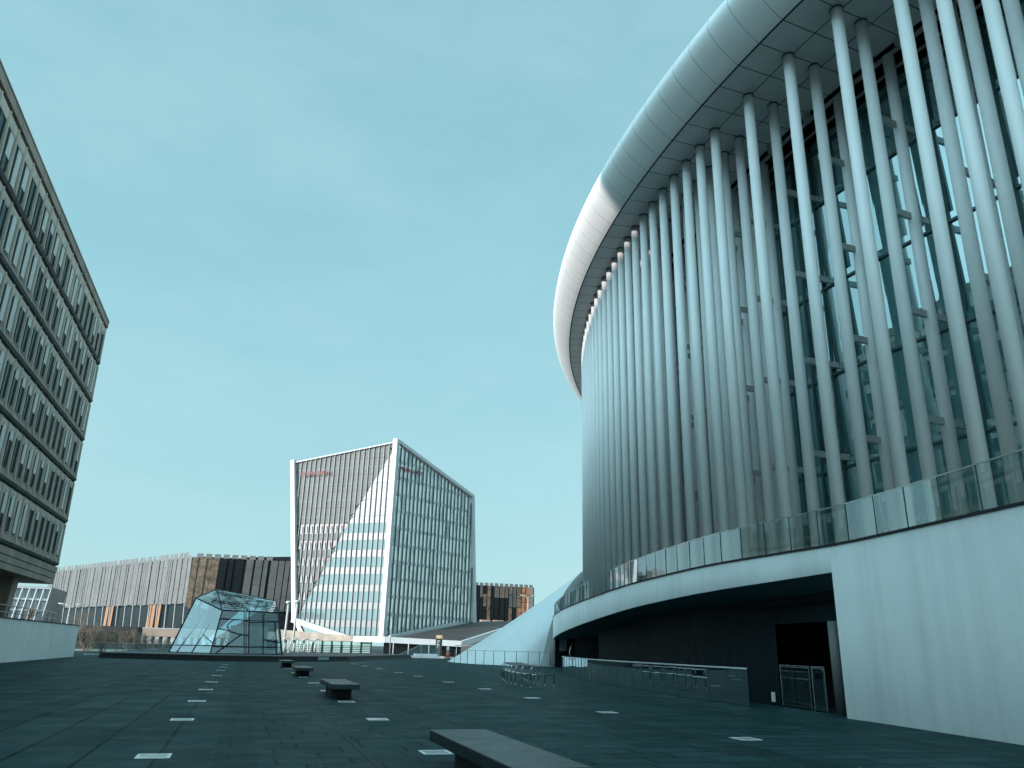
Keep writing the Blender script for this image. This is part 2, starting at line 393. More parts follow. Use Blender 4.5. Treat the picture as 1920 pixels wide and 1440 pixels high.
# dark service gap under the roof with rail
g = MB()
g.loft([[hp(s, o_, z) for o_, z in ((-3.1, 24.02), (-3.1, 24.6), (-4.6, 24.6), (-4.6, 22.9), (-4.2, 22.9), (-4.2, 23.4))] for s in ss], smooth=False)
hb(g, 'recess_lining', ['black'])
g = MB()
for k in range(len(ss) - 1):
    g.bar(hp(ss[k], -3.25, 23.78), hp(ss[k + 1], -3.25, 23.78), .1, .16)
    g.bar(hp(ss[k], -3.75, 23.5), hp(ss[k + 1], -3.75, 23.5), .07, .1)
    if k % 2 == 0: g.box(tuple(Vector(hp(ss[k], -3.0, 23.62)) - Vector((.12, .12, 0))), tuple(Vector(hp(ss[k], -3.0, 24.0)) + Vector((.12, .12, 0))), 0)
hb(g, 'service_rail', ['steel'])
# soffit, bullnose edge, roof
SS = [-28 + 1.28 * k for k in range(0, 110)]
def taper(s): return max(0., min(1., (s + 8) / 50.))
seam_o = lambda s: 1.5 - .55 * taper(s)
edge_o = lambda s: 2.95 - .8 * taper(s)
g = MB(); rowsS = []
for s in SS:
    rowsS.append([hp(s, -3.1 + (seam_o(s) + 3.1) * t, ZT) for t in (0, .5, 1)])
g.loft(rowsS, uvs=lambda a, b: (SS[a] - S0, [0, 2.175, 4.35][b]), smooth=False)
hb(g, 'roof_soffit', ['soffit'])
g = MB(); prof = [(0., 0.), (.10, .07), (.25, .2), (.42, .38), (.58, .56), (.72, .75), (.84, .94), (.93, 1.12), (.98, 1.28), (1., 1.42)] + [(.94, 1.8), (.76, 2.15), (.3, 2.45), (-1.5, 3.0), (-6, 3.6)]
rowsS = []
for s in SS:
    a, e = seam_o(s) + .05, edge_o(s)
    rowsS.append([hp(s, a + (e - a) * x, ZT + z) for x, z in prof])
g.loft(rowsS, uvs=lambda a, b: (SS[a] - S0, b * .1))
hb(g, 'roof_edge', ['alu'])
g = MB()
g.loft([[hp(s, seam_o(s) - .01, ZT + .03), hp(s, seam_o(s) - .01, ZT - .012), hp(s, seam_o(s) + .06, ZT - .012), hp(s, seam_o(s) + .06, ZT + .03)] for s in SS], smooth=False)
hb(g, 'roof_seam', ['seam'])
g = MB()
g.loft([[hp(s, -8.0, ZT + 3.6 + .0), hp(s, -40, ZT + 5.5)] for s in SS]); g.loft([[hp(s, seam_o(s) - 5.9, ZT + 3.55), hp(s, -8.0, ZT + 3.6)] for s in SS])
hb(g, 'roof', ['alu'])
g = MB()     # closing body behind the glass
g.loft([[hp(s, -4.7, 0), hp(s, -4.7, 24.5)] for s in SS]); hb(g, 'inner_wall', ['black'])

# terrace wall under the columns
WP = [(11.0, -6, 0), (13.1, 3, 0), (14.75, 10.5, 0), (15.45, 14.5, 0), (16.0, 18., 0), (16.12, 19.33, 0), (16.08, 22., 0), (16.1, 25.8, 0), (16.75, 30.8, 0), (17.9, 37, 0), (20.95, 49.2, 0), (24.2, 61, 0), (27.2, 70.5, 0), (29.6, 77.2, 0)]
WT = 4.7
wall_full = catmull(WP[:6], 6); wall_open = catmull(WP[5:], 8)
lipz = {19.33: 3.94, 22: 3.87, 25.8: 3.78, 30.8: 3.69, 37: 3.55, 49.2: 3.28, 61: 2.98, 70.5: 2.75, 77.2: 2.6}
def lip(v):
    ks = sorted(lipz)
    for a, c in zip(ks, ks[1:]):
        if v <= c: return lipz[a] + (lipz[c] - lipz[a]) * max(0, (v - a) / (c - a))
    return lipz[ks[-1]]
g = MB()
g.loft([[(x, y, 0), (x, y, WT), (x + .45, y + .02, WT), (x + .45, y + .02, 0)] for x, y, _ in wall_full])
x, y, _ = wall_full[-1]; g.poly([(x, y, 0), (x + .45, y + .02, 0), (x + .45, y + .02, lip(y)), (x, y, lip(y))])
g.loft([[(x, y, lip(y)), (x, y, WT), (x + .45, y, WT)] for x, y, _ in wall_open])
hb(g, 'terrace_wall', ['white'])
# shadow gap / coping
allw = wall_full + wall_open[1:]
g = MB(); g.loft([[(x - .03, y, WT - .002), (x - .03, y, WT + .05), (x + .3, y, WT + .05)] for x, y, _ in allw], smooth=False); hb(g, 'coping', ['seam'])
g = MB(); g.loft([[(x + .2, y, WT - .07), hp((y - 26) * 1.0, -4.0, WT - .07)] for x, y, _ in allw], smooth=False); hb(g, 'terrace_floor', ['concrete'])
# balustrade
acc = 0; path = [Vector((x + .12, y, WT + .05)) for x, y, _ in allw]
dists = [0]
for a, c in zip(path, path[1:]): dists.append(dists[-1] + (c - a).length)
def along(d):
    for k in range(len(dists) - 1):
        if d <= dists[k + 1]: return path[k].lerp(path[k + 1], (d - dists[k]) / (dists[k + 1] - dists[k]))
    return path[-1]
g = MB(); gr_ = MB(); gj = MB(); d = 0; PW = 1.32
while d + PW < dists[-1]:
    a, c = along(d + .012), along(d + PW - .012); h = Vector((0, 0, 1.08))
    n_ = (c - a).cross(Vector((0, 0, 1))).normalized() * random.uniform(-.01, .01)
    g.poly([a, c, c + h + n_, a + h + n_])
    gr_.bar(along(d) + h, along(d + PW) + h, .035, .03)
    gj = MB(); gj.bar(along(d), along(d) + h, .022, .03, up=(1, 0, 0)); hb(gj, 'glass_joint', ['frame'])
    d += PW
hb(g, 'balustrade_glass', ['barrier']); hb(gr_, 'handrail', ['bsteel'])
# recess under the terrace
BW = [(16.75, 19.6, 3.52), (17.4, 24., 3.49), (18.4, 29.7, 3.49), (20.3, 37., 3.45), (22.4, 44., 3.40), (25.1, 56., 2.92)]
bw = catmull(BW, 6)
DZ = 2.62
g = MB()
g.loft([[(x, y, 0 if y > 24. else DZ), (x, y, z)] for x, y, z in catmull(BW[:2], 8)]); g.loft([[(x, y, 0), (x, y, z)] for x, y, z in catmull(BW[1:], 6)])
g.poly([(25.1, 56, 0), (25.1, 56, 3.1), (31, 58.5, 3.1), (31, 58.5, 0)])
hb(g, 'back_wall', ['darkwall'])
g = MB(); inner = bw + [(27.5, 60, 2.9), (33, 72, 2.9), (36, 80, 2.8)]
n = 60
def samp(P, t):
    k = min(int(t * (len(P) - 1)), len(P) - 2); f = t * (len(P) - 1) - k; return lerp(P[k], P[k + 1], f)
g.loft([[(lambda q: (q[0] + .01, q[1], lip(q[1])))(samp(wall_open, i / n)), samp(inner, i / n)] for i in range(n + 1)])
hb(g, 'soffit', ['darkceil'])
g = MB(); g.poly([(29.9, 77.4, 0), (36, 77.4, 0), (36, 77.4, 3.4), (29.9, 77.4, 3.4)]); hb(g, 'end_wall', ['darkwall'])
g = MB(); g.poly([(28.2, 68, 0), (32.5, 68, 0), (32.5, 68, 2.9), (28.2, 68, 2.9)], uv=[(0, 0), (4, 0), (4, 2.9), (0, 2.9)]); hb(g, 'panelled_wall', ['panelwall'])
g = MB(); g.tube([(27.6, 67.8, 0), (27.6, 67.8, 1.6), (28.1, 67.8, 2.8)], .05, 8); hb(g, 'stair_rail', ['bsteel'])
# door opening
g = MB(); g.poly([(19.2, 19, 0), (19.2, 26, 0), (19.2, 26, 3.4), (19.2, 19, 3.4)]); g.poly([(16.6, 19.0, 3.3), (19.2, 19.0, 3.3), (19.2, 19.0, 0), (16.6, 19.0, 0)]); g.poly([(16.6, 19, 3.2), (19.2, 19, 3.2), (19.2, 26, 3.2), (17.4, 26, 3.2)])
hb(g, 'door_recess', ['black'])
g = MB(); g.tube([(16.82, 20.35, 0), (16.82, 20.35, DZ)], .17, 20); hb(g, 'porch_column', ['rimgrey'])
g = MB()
for (a, c) in (((17.36, 23.85), (17.0, 21.9)), ((16.98, 21.75), (16.85, 21.0))):
    g.poly([(*a, .05), (*c, .05), (*c, 1.28), (*a, 1.28)], 0)
    for q in (a, c): g.box((q[0] - .01, q[1] - .012, 0), (q[0] + .01, q[1] + .012, 1.3), 1)
    g.bar((*a, 1.3), (*c, 1.3), .015, .015, 1)
hb(g, 'entrance_screen', ['fenceglass', 'bsteel'])
g = MB(); g.box((17.33, 24.25, .12), (17.37, 24.42, .42)); hb(g, 'wall_socket', ['ink'])
g = MB(); g.poly([(30.3, 77.2, 1.55), (31.1, 77.2, 1.55), (31.1, 77.2, 2.7), (30.3, 77.2, 2.7)]); hb(g, 'notice', ['poster'])

# curved glass fence in front of the recess
FP = [(15.97, 23.74), (16.2, 27.2), (16.6, 30.5), (17.3, 35.5), (18.6, 42.5), (20.2, 48.5), (21.9, 55.), (24.6, 61.5), (27.2, 63.5)]
fp = catmull([(x, y, 0) for x, y in FP], 10); fl = empty('glass_fence', (15.97, 23.74, 0)); finv = Matrix.Translation((-15.97, -23.74, 0))
tag(fl, 'curved waist-high glass fence with white rail before the dark hall entrance', 'glass fence')
fpv = [Vector(p) for p in fp]; fd = [0]
for a, c in zip(fpv, fpv[1:]): fd.append(fd[-1] + (c - a).length)
def falong(d):
    for k in range(len(fd) - 1):
        if d <= fd[k + 1]: return fpv[k].lerp(fpv[k + 1], (d - fd[k]) / (fd[k + 1] - fd[k]))
    return fpv[-1]
g = MB(); gj = MB(); gr_ = MB(); d = 0; H = Vector((0, 0, 1.17))
while d + 1.35 < fd[-1]:
    a, c = falong(d + .015), falong(d + 1.335); g.poly([a + Vector((0, 0, .02)), c + Vector((0, 0, .02)), c + H, a + H])
    gr_.bar(falong(d) + H, falong(d + 1.35) + H, .05, .045); gj = MB(); gj.bar(falong(d), falong(d) + H, .02, .025, up=(1, 0, 0)); o = gj.build('joint', 'frame', fl); o.matrix_parent_inverse = finv; d += 1.35
gj = MB(); gj.bar(falong(d), falong(d) + H, .02, .025, up=(1, 0, 0))
for mb_, nm, mt in ((g, 'panes', 'fenceglass'), (gj, 'joint', 'frame'), (gr_, 'rail', 'ink')):
    o = mb_.build(nm, mt, fl); o.matrix_parent_inverse = finv

# ------------------------------------------------------------------ white shell beside the hall
shell = empty('entrance_shell', (29, 84, 0)); sinv = Matrix.Translation((-29, -84, 0))
tag(shell, 'sloping white tiled shell rising from the plaza to the hall', 'shell building')
rim = catmull([(29.66, 80.81, 0), (30.17, 81.28, 1.42), (31.0, 81.95, 3.7), (32.04, 82.78, 5.68), (33.56, 83.76, 7.89), (35.2, 84.6, 9.49), (36.67, 85.39, 10.52), (39.5, 86.8, 11.4)], 5)
base = [(29.2, 80.85, 0), (27.6, 81.0, 0), (25.8, 82.0, 0), (24.3, 84.5, 0), (23.6, 88, 0), (23.4, 92.5, 0), (23.9, 98.0, 0), (24.6, 99.5, 0)]
base = catmull(base, 5)
nr = 24; rowsC = []
for i in range(nr + 1):
    t = i / nr; b0 = samp(base, t); r0 = samp(rim, t); row = []
    L_ = (Vector(r0) - Vector(b0)).length
    for k in range(13):
        s = k / 12; p = Vector(lerp(b0, r0, s)); p.z -= .35 * math.sin(s * math.pi) * t; row.append(tuple(p))
    rowsC.append(row)
g = MB(); g.loft(rowsC, uvs=lambda a, b: (b / 12 * 19.0, a / nr * 14.6)); o = g.build('tiled_skin', 'cone_skin', shell); o.matrix_parent_inverse = sinv
g = MB()   # rear side of the shell
back = [(x + 12 * (i / (len(rim) - 1)) + 4, y + 9, 0) for i, (x, y, z) in enumerate(rim)]
g.loft([rowsC[-1], [(p[0] + 6, p[1] + 6, 0) for p in rowsC[-1]]]); o = g.build('rear_skin', 'cone_skin', shell); o.matrix_parent_inverse = sinv
g = MB()
g.loft([[p, (p[0] + .55 + p[2] * .02, p[1] - .9, p[2] - .05 if p[2] > .1 else 0), (p[0] + 1.3, p[1] - .7, max(0, p[2] - .5))] for p in rim]); o = g.build('rim', 'rimgrey', shell); o.matrix_parent_inverse = sinv

# fence of slim posts and wires before the shell
fn = empty('post_fence', (24, 90, 0)); ninv = Matrix.Translation((-24, -90, 0))
tag(fn, 'low fence of slim dark posts and wire before the white shell', 'fence')
P2 = [Vector((24.9, 101.5, 0)), Vector((23.2, 94, 0)), Vector((23.0, 88.4, 0)), Vector((23.6, 84.4, 0)), Vector((24.7, 81.4, 0)), Vector((26.6, 79.7, 0)), Vector((28.8, 78.9, 0)), Vector((30.6, 78.3, 0))]
P2 = [Vector(p) for p in catmull([tuple(p) for p in P2], 2)]
for a in P2[::1]:
    g = MB(); g.bar(a, a + Vector((0, 0, 1.4)), .05, .05, up=(1, 0, 0)); o = g.build('post', 'frame', fn); o.matrix_parent_inverse = ninv
g = MB()
for a, c in zip(P2, P2[1:]):
    g.bar(a + Vector((0, 0, 1.38)), c + Vector((0, 0, 1.38)), .03, .03)
o = g.build('rail', 'frame', fn); o.matrix_parent_inverse = ninv
g = MB(); g.box((30.2, 78.2, .5), (30.75, 78.26, 1.35)); tag(g.build('notice_board', 'frame'), 'small dark notice board hung on the post fence end', 'sign')

# ------------------------------------------------------------------ left concrete office building
off = empty('office_building', (-14.8, 40, 0)); oinv = Matrix.Translation((14.8, -40, 0))
tag(off, 'aged grey concrete office block with rows of deep narrow windows', 'office building')
def ob_(mb, name, mats, bevel=0):
    o = mb.build(name, mats, off, bevel); o.matrix_parent_inverse = oinv; return o
UF = -14.8; V0, V1 = 8.0, 72.7
led = [27.79, 24.24, 20.8, 17.39, 13.94, 10.52, 7.09]
bay = 1.655; vb = [V1 - .45 - bay * k for k in range(0, 39)]
g = MB()
# solid core behind the windows, roof cornice
g.box((UF - 16, V0, 7.2), (UF - .19, V1 - .02, 27.7)); ob_(g, 'core', ['ledge'])
g = MB(); g.box((UF - 16, V0, 27.88), (UF - .04, V1 + .02, 28.46)); g.box((UF - 15.9, V0, 27.62), (UF - .22, V1 - .1, 27.88)); g.box((UF - 16, V0, 28.46), (UF + .0, V1 + .06, 28.54))
ob_(g, 'cornice', ['concrete'])
jn = MB()
for k in range(12): jn.box((UF - .05, V1 - 5 * k - .015, 27.9), (UF - .035, V1 - 5 * k + .015, 28.45))
ob_(jn, 'cornice_joints', ['seam'])
fins = MB(); lint = MB(); ledg = MB(); wing = MB()
for li in range(6):
    fins = MB(); lint = MB(); ledg = MB(); wing = MB()
    zt, zb = led[li], led[li + 1]
    top = li == 0
    # ledge at the foot of the storey, in precast lengths
    for k in range(len(vb) - 1):
        v = vb[k]
        if v - bay < V0: break
        a = v - bay + .012; c = v - .012
        j = random.uniform(-.012, .012)
        ledg.hexa([(UF - .5, a, zb - .12), (UF - .02 + j, a, zb + .02), (UF - .02 + j, c, zb + .02), (UF - .5, c, zb - .12)],
                  [(UF - .5, a, zb + .2), (UF + .06 + j, a, zb + .2), (UF + .06 + j, c, zb + .2), (UF - .5, c, zb + .2)])
        # lintel with splayed underside
        zl = zt - .12; lh = .5 if top else .3
        lint.hexa([(UF - .17, a + .1, zl - lh - .22), (UF - .12, a - .01, zl - lh + .06), (UF - .12, c + .01, zl - lh + .06), (UF - .17, c - .1, zl - lh - .22)],
                  [(UF - .17, a - .01, zl), (UF - .12, a - .01, zl), (UF - .12, c + .01, zl), (UF - .17, c + .01, zl)])
        # sloping sill, twisted to give the shell-like foot of each bay
        sh = .22 if top else .5
        wing.poly([(UF - .17, a + .05, zb + .2 + sh), (UF + .03, a, zb + .205), (UF + .03, c, zb + .205), (UF - .17, c - .05, zb + .2 + sh)])
        # side splay on one side of each bay
        wing.poly([(UF - .17, c - .30, zb + .2 + sh), (UF + .03, c - .05, zb + .21), (UF - .1, c + .0, zb + .85 + sh * .5), (UF - .1, c - .06, zb + .9 + sh * .5)])
    for v in vb:
        if v - .2 < V0: break
        wd = .06
        fins.hexa([(UF - .17, v - .075, zb + .15), (UF + .0, v - wd, zb + .2), (UF + .0, v + wd, zb + .2), (UF - .17, v + .075, zb + .15)],
                  [(UF - .17, v - .075, zt - .12), (UF - .04, v - wd, zt - .12), (UF - .04, v + wd, zt - .12), (UF - .17, v + .075, zt - .12)])
    ob_(fins, 'storey_fins', ['concrete_l']); ob_(lint, 'lintel', ['concrete_l']); ob_(ledg, 'floor_ledge', ['ledge']); ob_(wing, 'sloping_sill', ['sill'])

g = MB()
for z0, z1, dx in ((6.55, 7.0, -.1), (6.1, 6.52, -.14), (5.66, 6.07, -.18)): g.box((UF - 16, V0, z0), (UF + dx, V1 + .0 + dx, z1))
g.box((UF - 15.8, V0 + .1, 5.7), (UF - .3, V1 - .35, 7.2)); ob_(g, 'base_band', ['concrete'], .01)
g = MB(); g.box((UF - 16, V0 + .5, 2.6), (UF - 5.5, V1 - 7, 5.68)); ob_(g, 'ground_floor', ['black'])
for vv in (66, 52, 38):
    g = MB(); g.hexa([(UF - 2.4, vv - .5, 2.6), (UF - 1.4, vv - .5, 2.6), (UF - 1.4, vv + .5, 2.6), (UF - 2.4, vv + .5, 2.6)], [(UF - 3., vv - .8, 5.7), (UF - 1.2, vv - .8, 5.7), (UF - 1.2, vv + .8, 5.7), (UF - 3., vv + .8, 5.7)]); ob_(g, 'pier', ['concrete'])
# unseen block and tall tower, added to throw the plaza into shade
g = MB(); g.box((-62, 2.5, 2.6), (-46, 84, 38.05)); ob_(g, 'added_shade_block', ['concrete'])
g = MB(); g.box((-64, -60, 2.6), (-46, 2.5, 48)); ob_(g, 'added_shade_tower', ['concrete'])
# windows
def window_data(kind, top):
    g = MB(); w = bay - .24; h = 2.48 if not top else 2.42
    g.box((-.02, 0, 0), (.04, .05, h)); g.box((-.02, w - .05, 0), (.04, w, h)); g.box((-.02, .05, 0), (.04, w - .05, .06)); g.box((-.02, .05, h - .06), (.04, w - .05, h))
    g.box((-.02, w * .42, .06), (.05, w * .42 + .05, h - .06))
    if kind:
        dz = {1: .95, 2: .6, 3: .28, 4: .12}[kind]
        g.box((.012, w * .42 + .06, h - .06 - (h - .12) * dz), (.03, w - .06, h - .07), 1)
    return g.data('window', [M_ for M_ in ('winframe', 'blind')])
def pane_data(top):
    g = MB(); w = bay - .24; h = 2.42; g.poly([(.006, .03, .03), (.006, w - .03, .03), (.006, w - .03, h), (.006, .03, h)]); return g.data('pane', ['winglass'])
WD = {(k, t): window_data(k, t) for k in range(5) for t in (0, 1)}; PD = pane_data(0)
cnt = 0; restF = MB(); restP = MB(); spots = []
for li in range(6):
    for k in range(len(vb) - 1):
        v = vb[k] - bay + .12
        if v < V0: break
        z = led[li + 1] + (.68 if li else .40)
        spots.append((li, k, v, z))
vis = [s for s in spots if s[2] > 36]
keep = sorted(vis, key=lambda s: s[2])[:100]; ks = set(keep)
for s in spots:
    li, k, v, z = s; kind = random.choices([0, 1, 2, 3, 4], [3, 3.5 if li < 2 else 2, 2, 2, 1])[0]
    if s in ks:
        o = bpy.data.objects.new('window', WD[(kind, 1 if li == 0 else 0)]); C.objects.link(o); o.parent = off; o.matrix_parent_inverse = oinv; o.location = (UF - .165, v, z)
        p = bpy.data.objects.new('pane', PD); C.objects.link(p); p.parent = o
    else:
        w = bay - .24; h = 2.48
        for a, c in (((0, 0), (.05, h)), ((w - .05, 0), (w, h)), ((w * .42, 0), (w * .42 + .05, h))): restF.box((UF - .185, v + a[0], z + a[1]), (UF - .11, v + c[0], z + c[1]))
        if kind: restF.box((UF - .152, v + w * .45, z + h * (1 - {1: .95, 2: .6, 3: .28, 4: .12}[kind])), (UF - .135, v + w - .06, z + h), 1)
        restP.poly([(UF - .16, v + .03, z), (UF - .16, v + w - .03, z), (UF - .16, v + w - .03, z + h), (UF - .16, v + .03, z + h)])
tag(ob_(restF, 'window_frames', ['winframe', 'blind']), kind='stuff'); tag(ob_(restP, 'window_panes', ['winglass']), kind='stuff')

# white boundary wall on the left with its terrace
g = MB(); g.box((-15.15, -25, 0), (-14.7, 85.2, 2.74)); o = g.build('boundary_wall', 'whitewall', None, .01); tag(o, 'long low white rendered wall along the left edge of the plaza', 'wall')
g = MB(); g.box((-15.2, -25, 2.745), (-14.64, 85.26, 2.80)); c_ = g.build('coping', 'seam', o)
g = MB(); g.poly([(-80, -60, 2.6), (-15.15, -60, 2.6), (-15.15, 85, 2.6), (-80, 85, 2.6)]); g.poly([(-80, 85, 0), (-15.15, 85, 0), (-15.15, 85, 2.6), (-80, 85, 2.6)])
tag(g.build('terrace', 'paleground'), kind='structure')
rl = empty('wall_railing', (-15.6, 60, 2.7)); tag(rl, 'grey metal railing with two bars on top of the white wall', 'railing')
g = MB()
for z in (.95, .5): g.tube([(0, -30, z), (0, 19, z)], .03, 8)
g.build('rail', 'steel', rl)
for k in range(22):
    g = MB(); g.tube([(0, -24 + 2 * k, 0), (0, -24 + 2 * k, .95)], .028, 6); g.build('post', 'frame', rl)
g = MB(); g.tube([(-.02, 10.3, .62), (.03, 10.3, .62)], [.28, .28], 14); tag(g.build('lifebuoy', 'safety'), None); g_o = bpy.data.objects['lifebuoy']; g_o.location = (-15.5, 60, 2.7); tag(g_o, 'small round orange marker hung on the wall railing', 'marker')

# ------------------------------------------------------------------ platform and glass pavilion
pf = [(-12.2, 82.5), (-2.3, 78), (3.2, 79.5), (10.8, 88.5), (24, 121), (22, 126), (-12, 118)]
g = MB(); g.poly([(x, y, .48) for x, y in pf])
g.loft([[(x, y, 0), (x, y, .30)] for x, y in pf + pf[:1]], smooth=False); g.loft([[(x, y, .34), (x, y, .48)] for x, y in pf + pf[:1]], smooth=False)
gi = [(x * .99, y + .12) for x, y in pf]; g.loft([[(x, y, .28), (x, y, .36)] for x, y in gi + gi[:1]], smooth=False)
o = g.build('low_platform', 'platform'); tag(o, 'low dark stepped platform carrying the glass pavilion', 'platform')
g = MB(); g.hexa([(7.35, 84.22, .12), (8.5, 85.58, .12), (8.46, 85.62, .12), (7.3, 84.26, .12)], [(7.35, 84.22, .42), (8.5, 85.58, .42), (8.46, 85.62, .42), (7.3, 84.26, .42)]); tag(g.build('sign_plate', 'sign_plate'), 'small grey plate fixed to the front of the dark platform', 'plate')

PV = {'bl': (-7.33, 94.71, .48), 'bc': (-2.97, 88.59, .48), 'bd': (0.71, 88.47, .49), 'be': (4.09, 90.01, .5), 'tb': (-5.50, 96.09, 6.18), 'tc': (-2.43, 90.79, 4.77), 'td': (0.26, 90.71, 4.78), 'te': (3.31, 91.84, 4.76), 'ta': (-3.73, 104.05, 7.65), 'tf': (3.14, 100.81, 6.38), 'tg': (0.88, 103.11, 6.9)}
PV['ba'] = (-5.5, 106., .48); PV['bf'] = (4.6, 103., .48)
pav = empty('glass_pavilion', (-1, 92, .48)); pinv = Matrix.Translation((1, -92, -.48))
tag(pav, 'faceted glass pavilion with dark crystal-like frame bars', 'pavilion')
def pvb(mb, name, mats):
    o = mb.build(name, mats, pav); o.matrix_parent_inverse = pinv; return o
for nm, ks_ in (('glass_side', ('bl', 'bc', 'tc', 'tb')), ('glass_front', ('bc', 'bd', 'td', 'tc')), ('glass_front', ('bd', 'be', 'te', 'td')), ('glass_side', ('be', 'bf', 'tf', 'te')), ('glass_rear', ('ba', 'bl', 'tb', 'ta')), ('glass_rear', ('bf', 'ba', 'ta', 'tg', 'tf'))):
    g = MB(); g.poly([PV[k] for k in ks_]); pvb(g, nm, ['pavglass'])
bars = [[(-7.12, 95.01, 1.2), (-2.88, 89.04, 1.24)], [(-5.74, 96.25, 5.46), (-2.53, 90.61, 4.0)], [(-6.51, 93.59, 0.46), (-4.69, 93.31, 3.53)], [(-4.69, 93.31, 3.53), (-3.66, 93.18, 5.31)], [(-4.93, 91.37, 0.48), (-2.75, 91.56, 4.87)], [(-5.03, 95.59, 5.93), (-4.7, 93.39, 3.6)], [(-6.13, 95.84, 4.18), (-4.85, 93.26, 3.15)], [(-4.0, 91.43, 2.31), (-2.88, 89.2, 1.45)], [(-4.77, 93.77, 3.98), (-3.86, 93.54, 5.39)],
 [(-2.49, 90.38, 3.96), (0.42, 90.2, 3.8)], [(-2.92, 88.98, 1.24), (0.62, 88.85, 1.22)], [(-0.24, 90.69, 4.71), (0.29, 88.5, 0.51)], [(-0.05, 90.69, 4.71), (0.48, 88.49, 0.52)], [(-2.58, 89.86, 2.94), (-1.45, 89.7, 2.72)], [(-1.45, 89.7, 2.72), (-0.42, 89.52, 2.43)], [(-0.42, 89.52, 2.43), (0.49, 89.43, 2.33)], [(-2.53, 88.58, 0.49), (-0.3, 89.48, 2.38)], [(-0.7, 90.35, 3.93), (-1.11, 90.28, 3.86)], [(-1.11, 90.28, 3.86), (-1.57, 90.14, 3.55)], [(-1.57, 90.14, 3.55), (-1.73, 89.95, 3.19)], [(-1.73, 89.95, 3.19), (-1.46, 89.72, 2.76)],
 [(0.42, 90.03, 3.8), (3.39, 91.41, 3.85)], [(0.66, 88.82, 1.22), (3.94, 90.33, 1.25)], [(1.8, 91.15, 4.76), (2.17, 89.15, 0.51)], [(2.09, 89.85, 1.96), (3.9, 90.54, 1.68)], [(3.06, 91.23, 3.8), (3.57, 89.79, 0.53)]]
g = MB()
for a, c in bars: g.bar((a[0], a[1] - .1, a[2]), (c[0], c[1] - .1, c[2]), .07, .07)
for a, c in (('bl', 'tb'), ('bc', 'tc'), ('bd', 'td'), ('be', 'te'), ('bf', 'tf'), ('ba', 'ta'), ('bl', 'bc'), ('bc', 'bd'), ('bd', 'be'), ('tb', 'tc'), ('tc', 'td'), ('td', 'te'), ('te', 'tf'), ('tb', 'ta'), ('ta', 'tg'), ('tg', 'tf'), ('be', 'bf'), ('bf', 'ba'), ('ba', 'bl')):
    g.bar(PV[a], PV[c], .12, .12)
pvb(g, 'frame', ['seam'])
def rf(s, t):      # point on the roof: s across (0 left, 1 right), t from eaves to ridge
    e = [PV['tb'], PV['tc'], PV['td'], PV['te']]; w = [PV['tb'], PV['ta'], PV['tg'], PV['tf']]
    k = min(int(s * 3), 2); f = s * 3 - k; p = lerp(lerp(e[k], e[k + 1], f), lerp(w[k], w[k + 1], f), t); return (p[0], p[1], p[2] + .12)
g = MB()
for k in range(3): g.loft([[(lambda q: (q[0], q[1], q[2] - .09))(rf((k + a / 5 * .9999) / 3, t / 5)) for t in range(6)] for a in range(6)], smooth=True)
pvb(g, 'glass_roof', ['pavglass'])
g = MB()
for a, c in (((.33, .0), (.33, 1)), ((.66, 0), (.34, 1)), ((.62, 0), (.30, 1)), ((.1, .1), (.95, .75)), ((.2, .35), (.97, .3)), ((.15, .5), (.6, .2)), ((.36, .15), (.66, .12)), ((.4, .45), (.5, .1)), ((.5, .9), (.6, .55)), ((.72, .05), (.76, .7)), ((.86, 0), (.84, .6)), ((.68, .35), (1, .5)), ((.7, .62), (.98, .7)), ((.25, .8), (.66, .85)), ((.2, .2), (.3, .55)), ((.45, .65), (.33, .3)), ((.78, .2), (.98, .18)), ((.38, .75), (.9, .9))):
    for k in range(6):
        p = rf(a[0] + (c[0] - a[0]) * k / 6, a[1] + (c[1] - a[1]) * k / 6); q = rf(a[0] + (c[0] - a[0]) * (k + 1) / 6, a[1] + (c[1] - a[1]) * (k + 1) / 6); g.bar(p, q, .05, .05)
cx, cy = .74, .5; pr_ = None
for k in range(17):
    t = 2 * math.pi * k / 16; q = rf(cx + .14 * math.cos(t), cy + .2 * math.sin(t))
    if pr_: g.bar(pr_, q, .07, .07)
    pr_ = q
pvb(g, 'roof_bars', ['seam'])
g = MB(); pts = [(2.6 * math.cos(t) + .6, 95.5 + .6 * math.sin(t), 2.3 + 1.6 * math.sin(t)) for t in [math.pi * (1.0 + k / 12) for k in range(0, 13)]]; g.tube(pts, .05, 6); pvb(g, 'stair_handrail', ['frame'])
g = MB(); g.box((-1.5, 97, .48), (2.6, 100, 3.4)); pvb(g, 'lift_core', ['concrete'])

# ------------------------------------------------------------------ crystal tower
TM = Vector((25.73, 159.73, 0)); DL = Vector((-.81, .583, 0)).normalized(); DR = Vector((.80, .60, 0)).normalized()
tower = empty('office_tower', tuple(TM)); tinv = Matrix.Translation(-TM)
tag(tower, 'crystal-shaped office tower with white edges and close vertical fins', 'office tower')
def tb_(mb, name, mats, bevel=0):
    o = mb.build(name, mats, tower, bevel); o.matrix_parent_inverse = tinv; return o
NL = Vector((-DL.y, DL.x, 0)); NL = NL if NL.y < 0 else -NL
NR = Vector((-DR.y, DR.x, 0)); NR = NR if NR.y < 0 else -NR
def fl_(s, z, o=0.): p = TM + DL * s + NL * o; return Vector((p.x, p.y, z))
def fr_(s, z, o=0.): p = TM + DR * s + NR * o; return Vector((p.x, p.y, z))
topL = lambda s: 42.4 - (42.4 - 39.0) * s / 24.5
botL = lambda s: 3.0 if s < 6.6 else 3.0 + (6.4 - 3.0) * (s - 6.6) / (19.94 - 6.6)
limL = lambda z: 19.94 + (24.49 - 19.94) * (z - 6.25) / (39.4 - 6.25)     # leaning outer edge
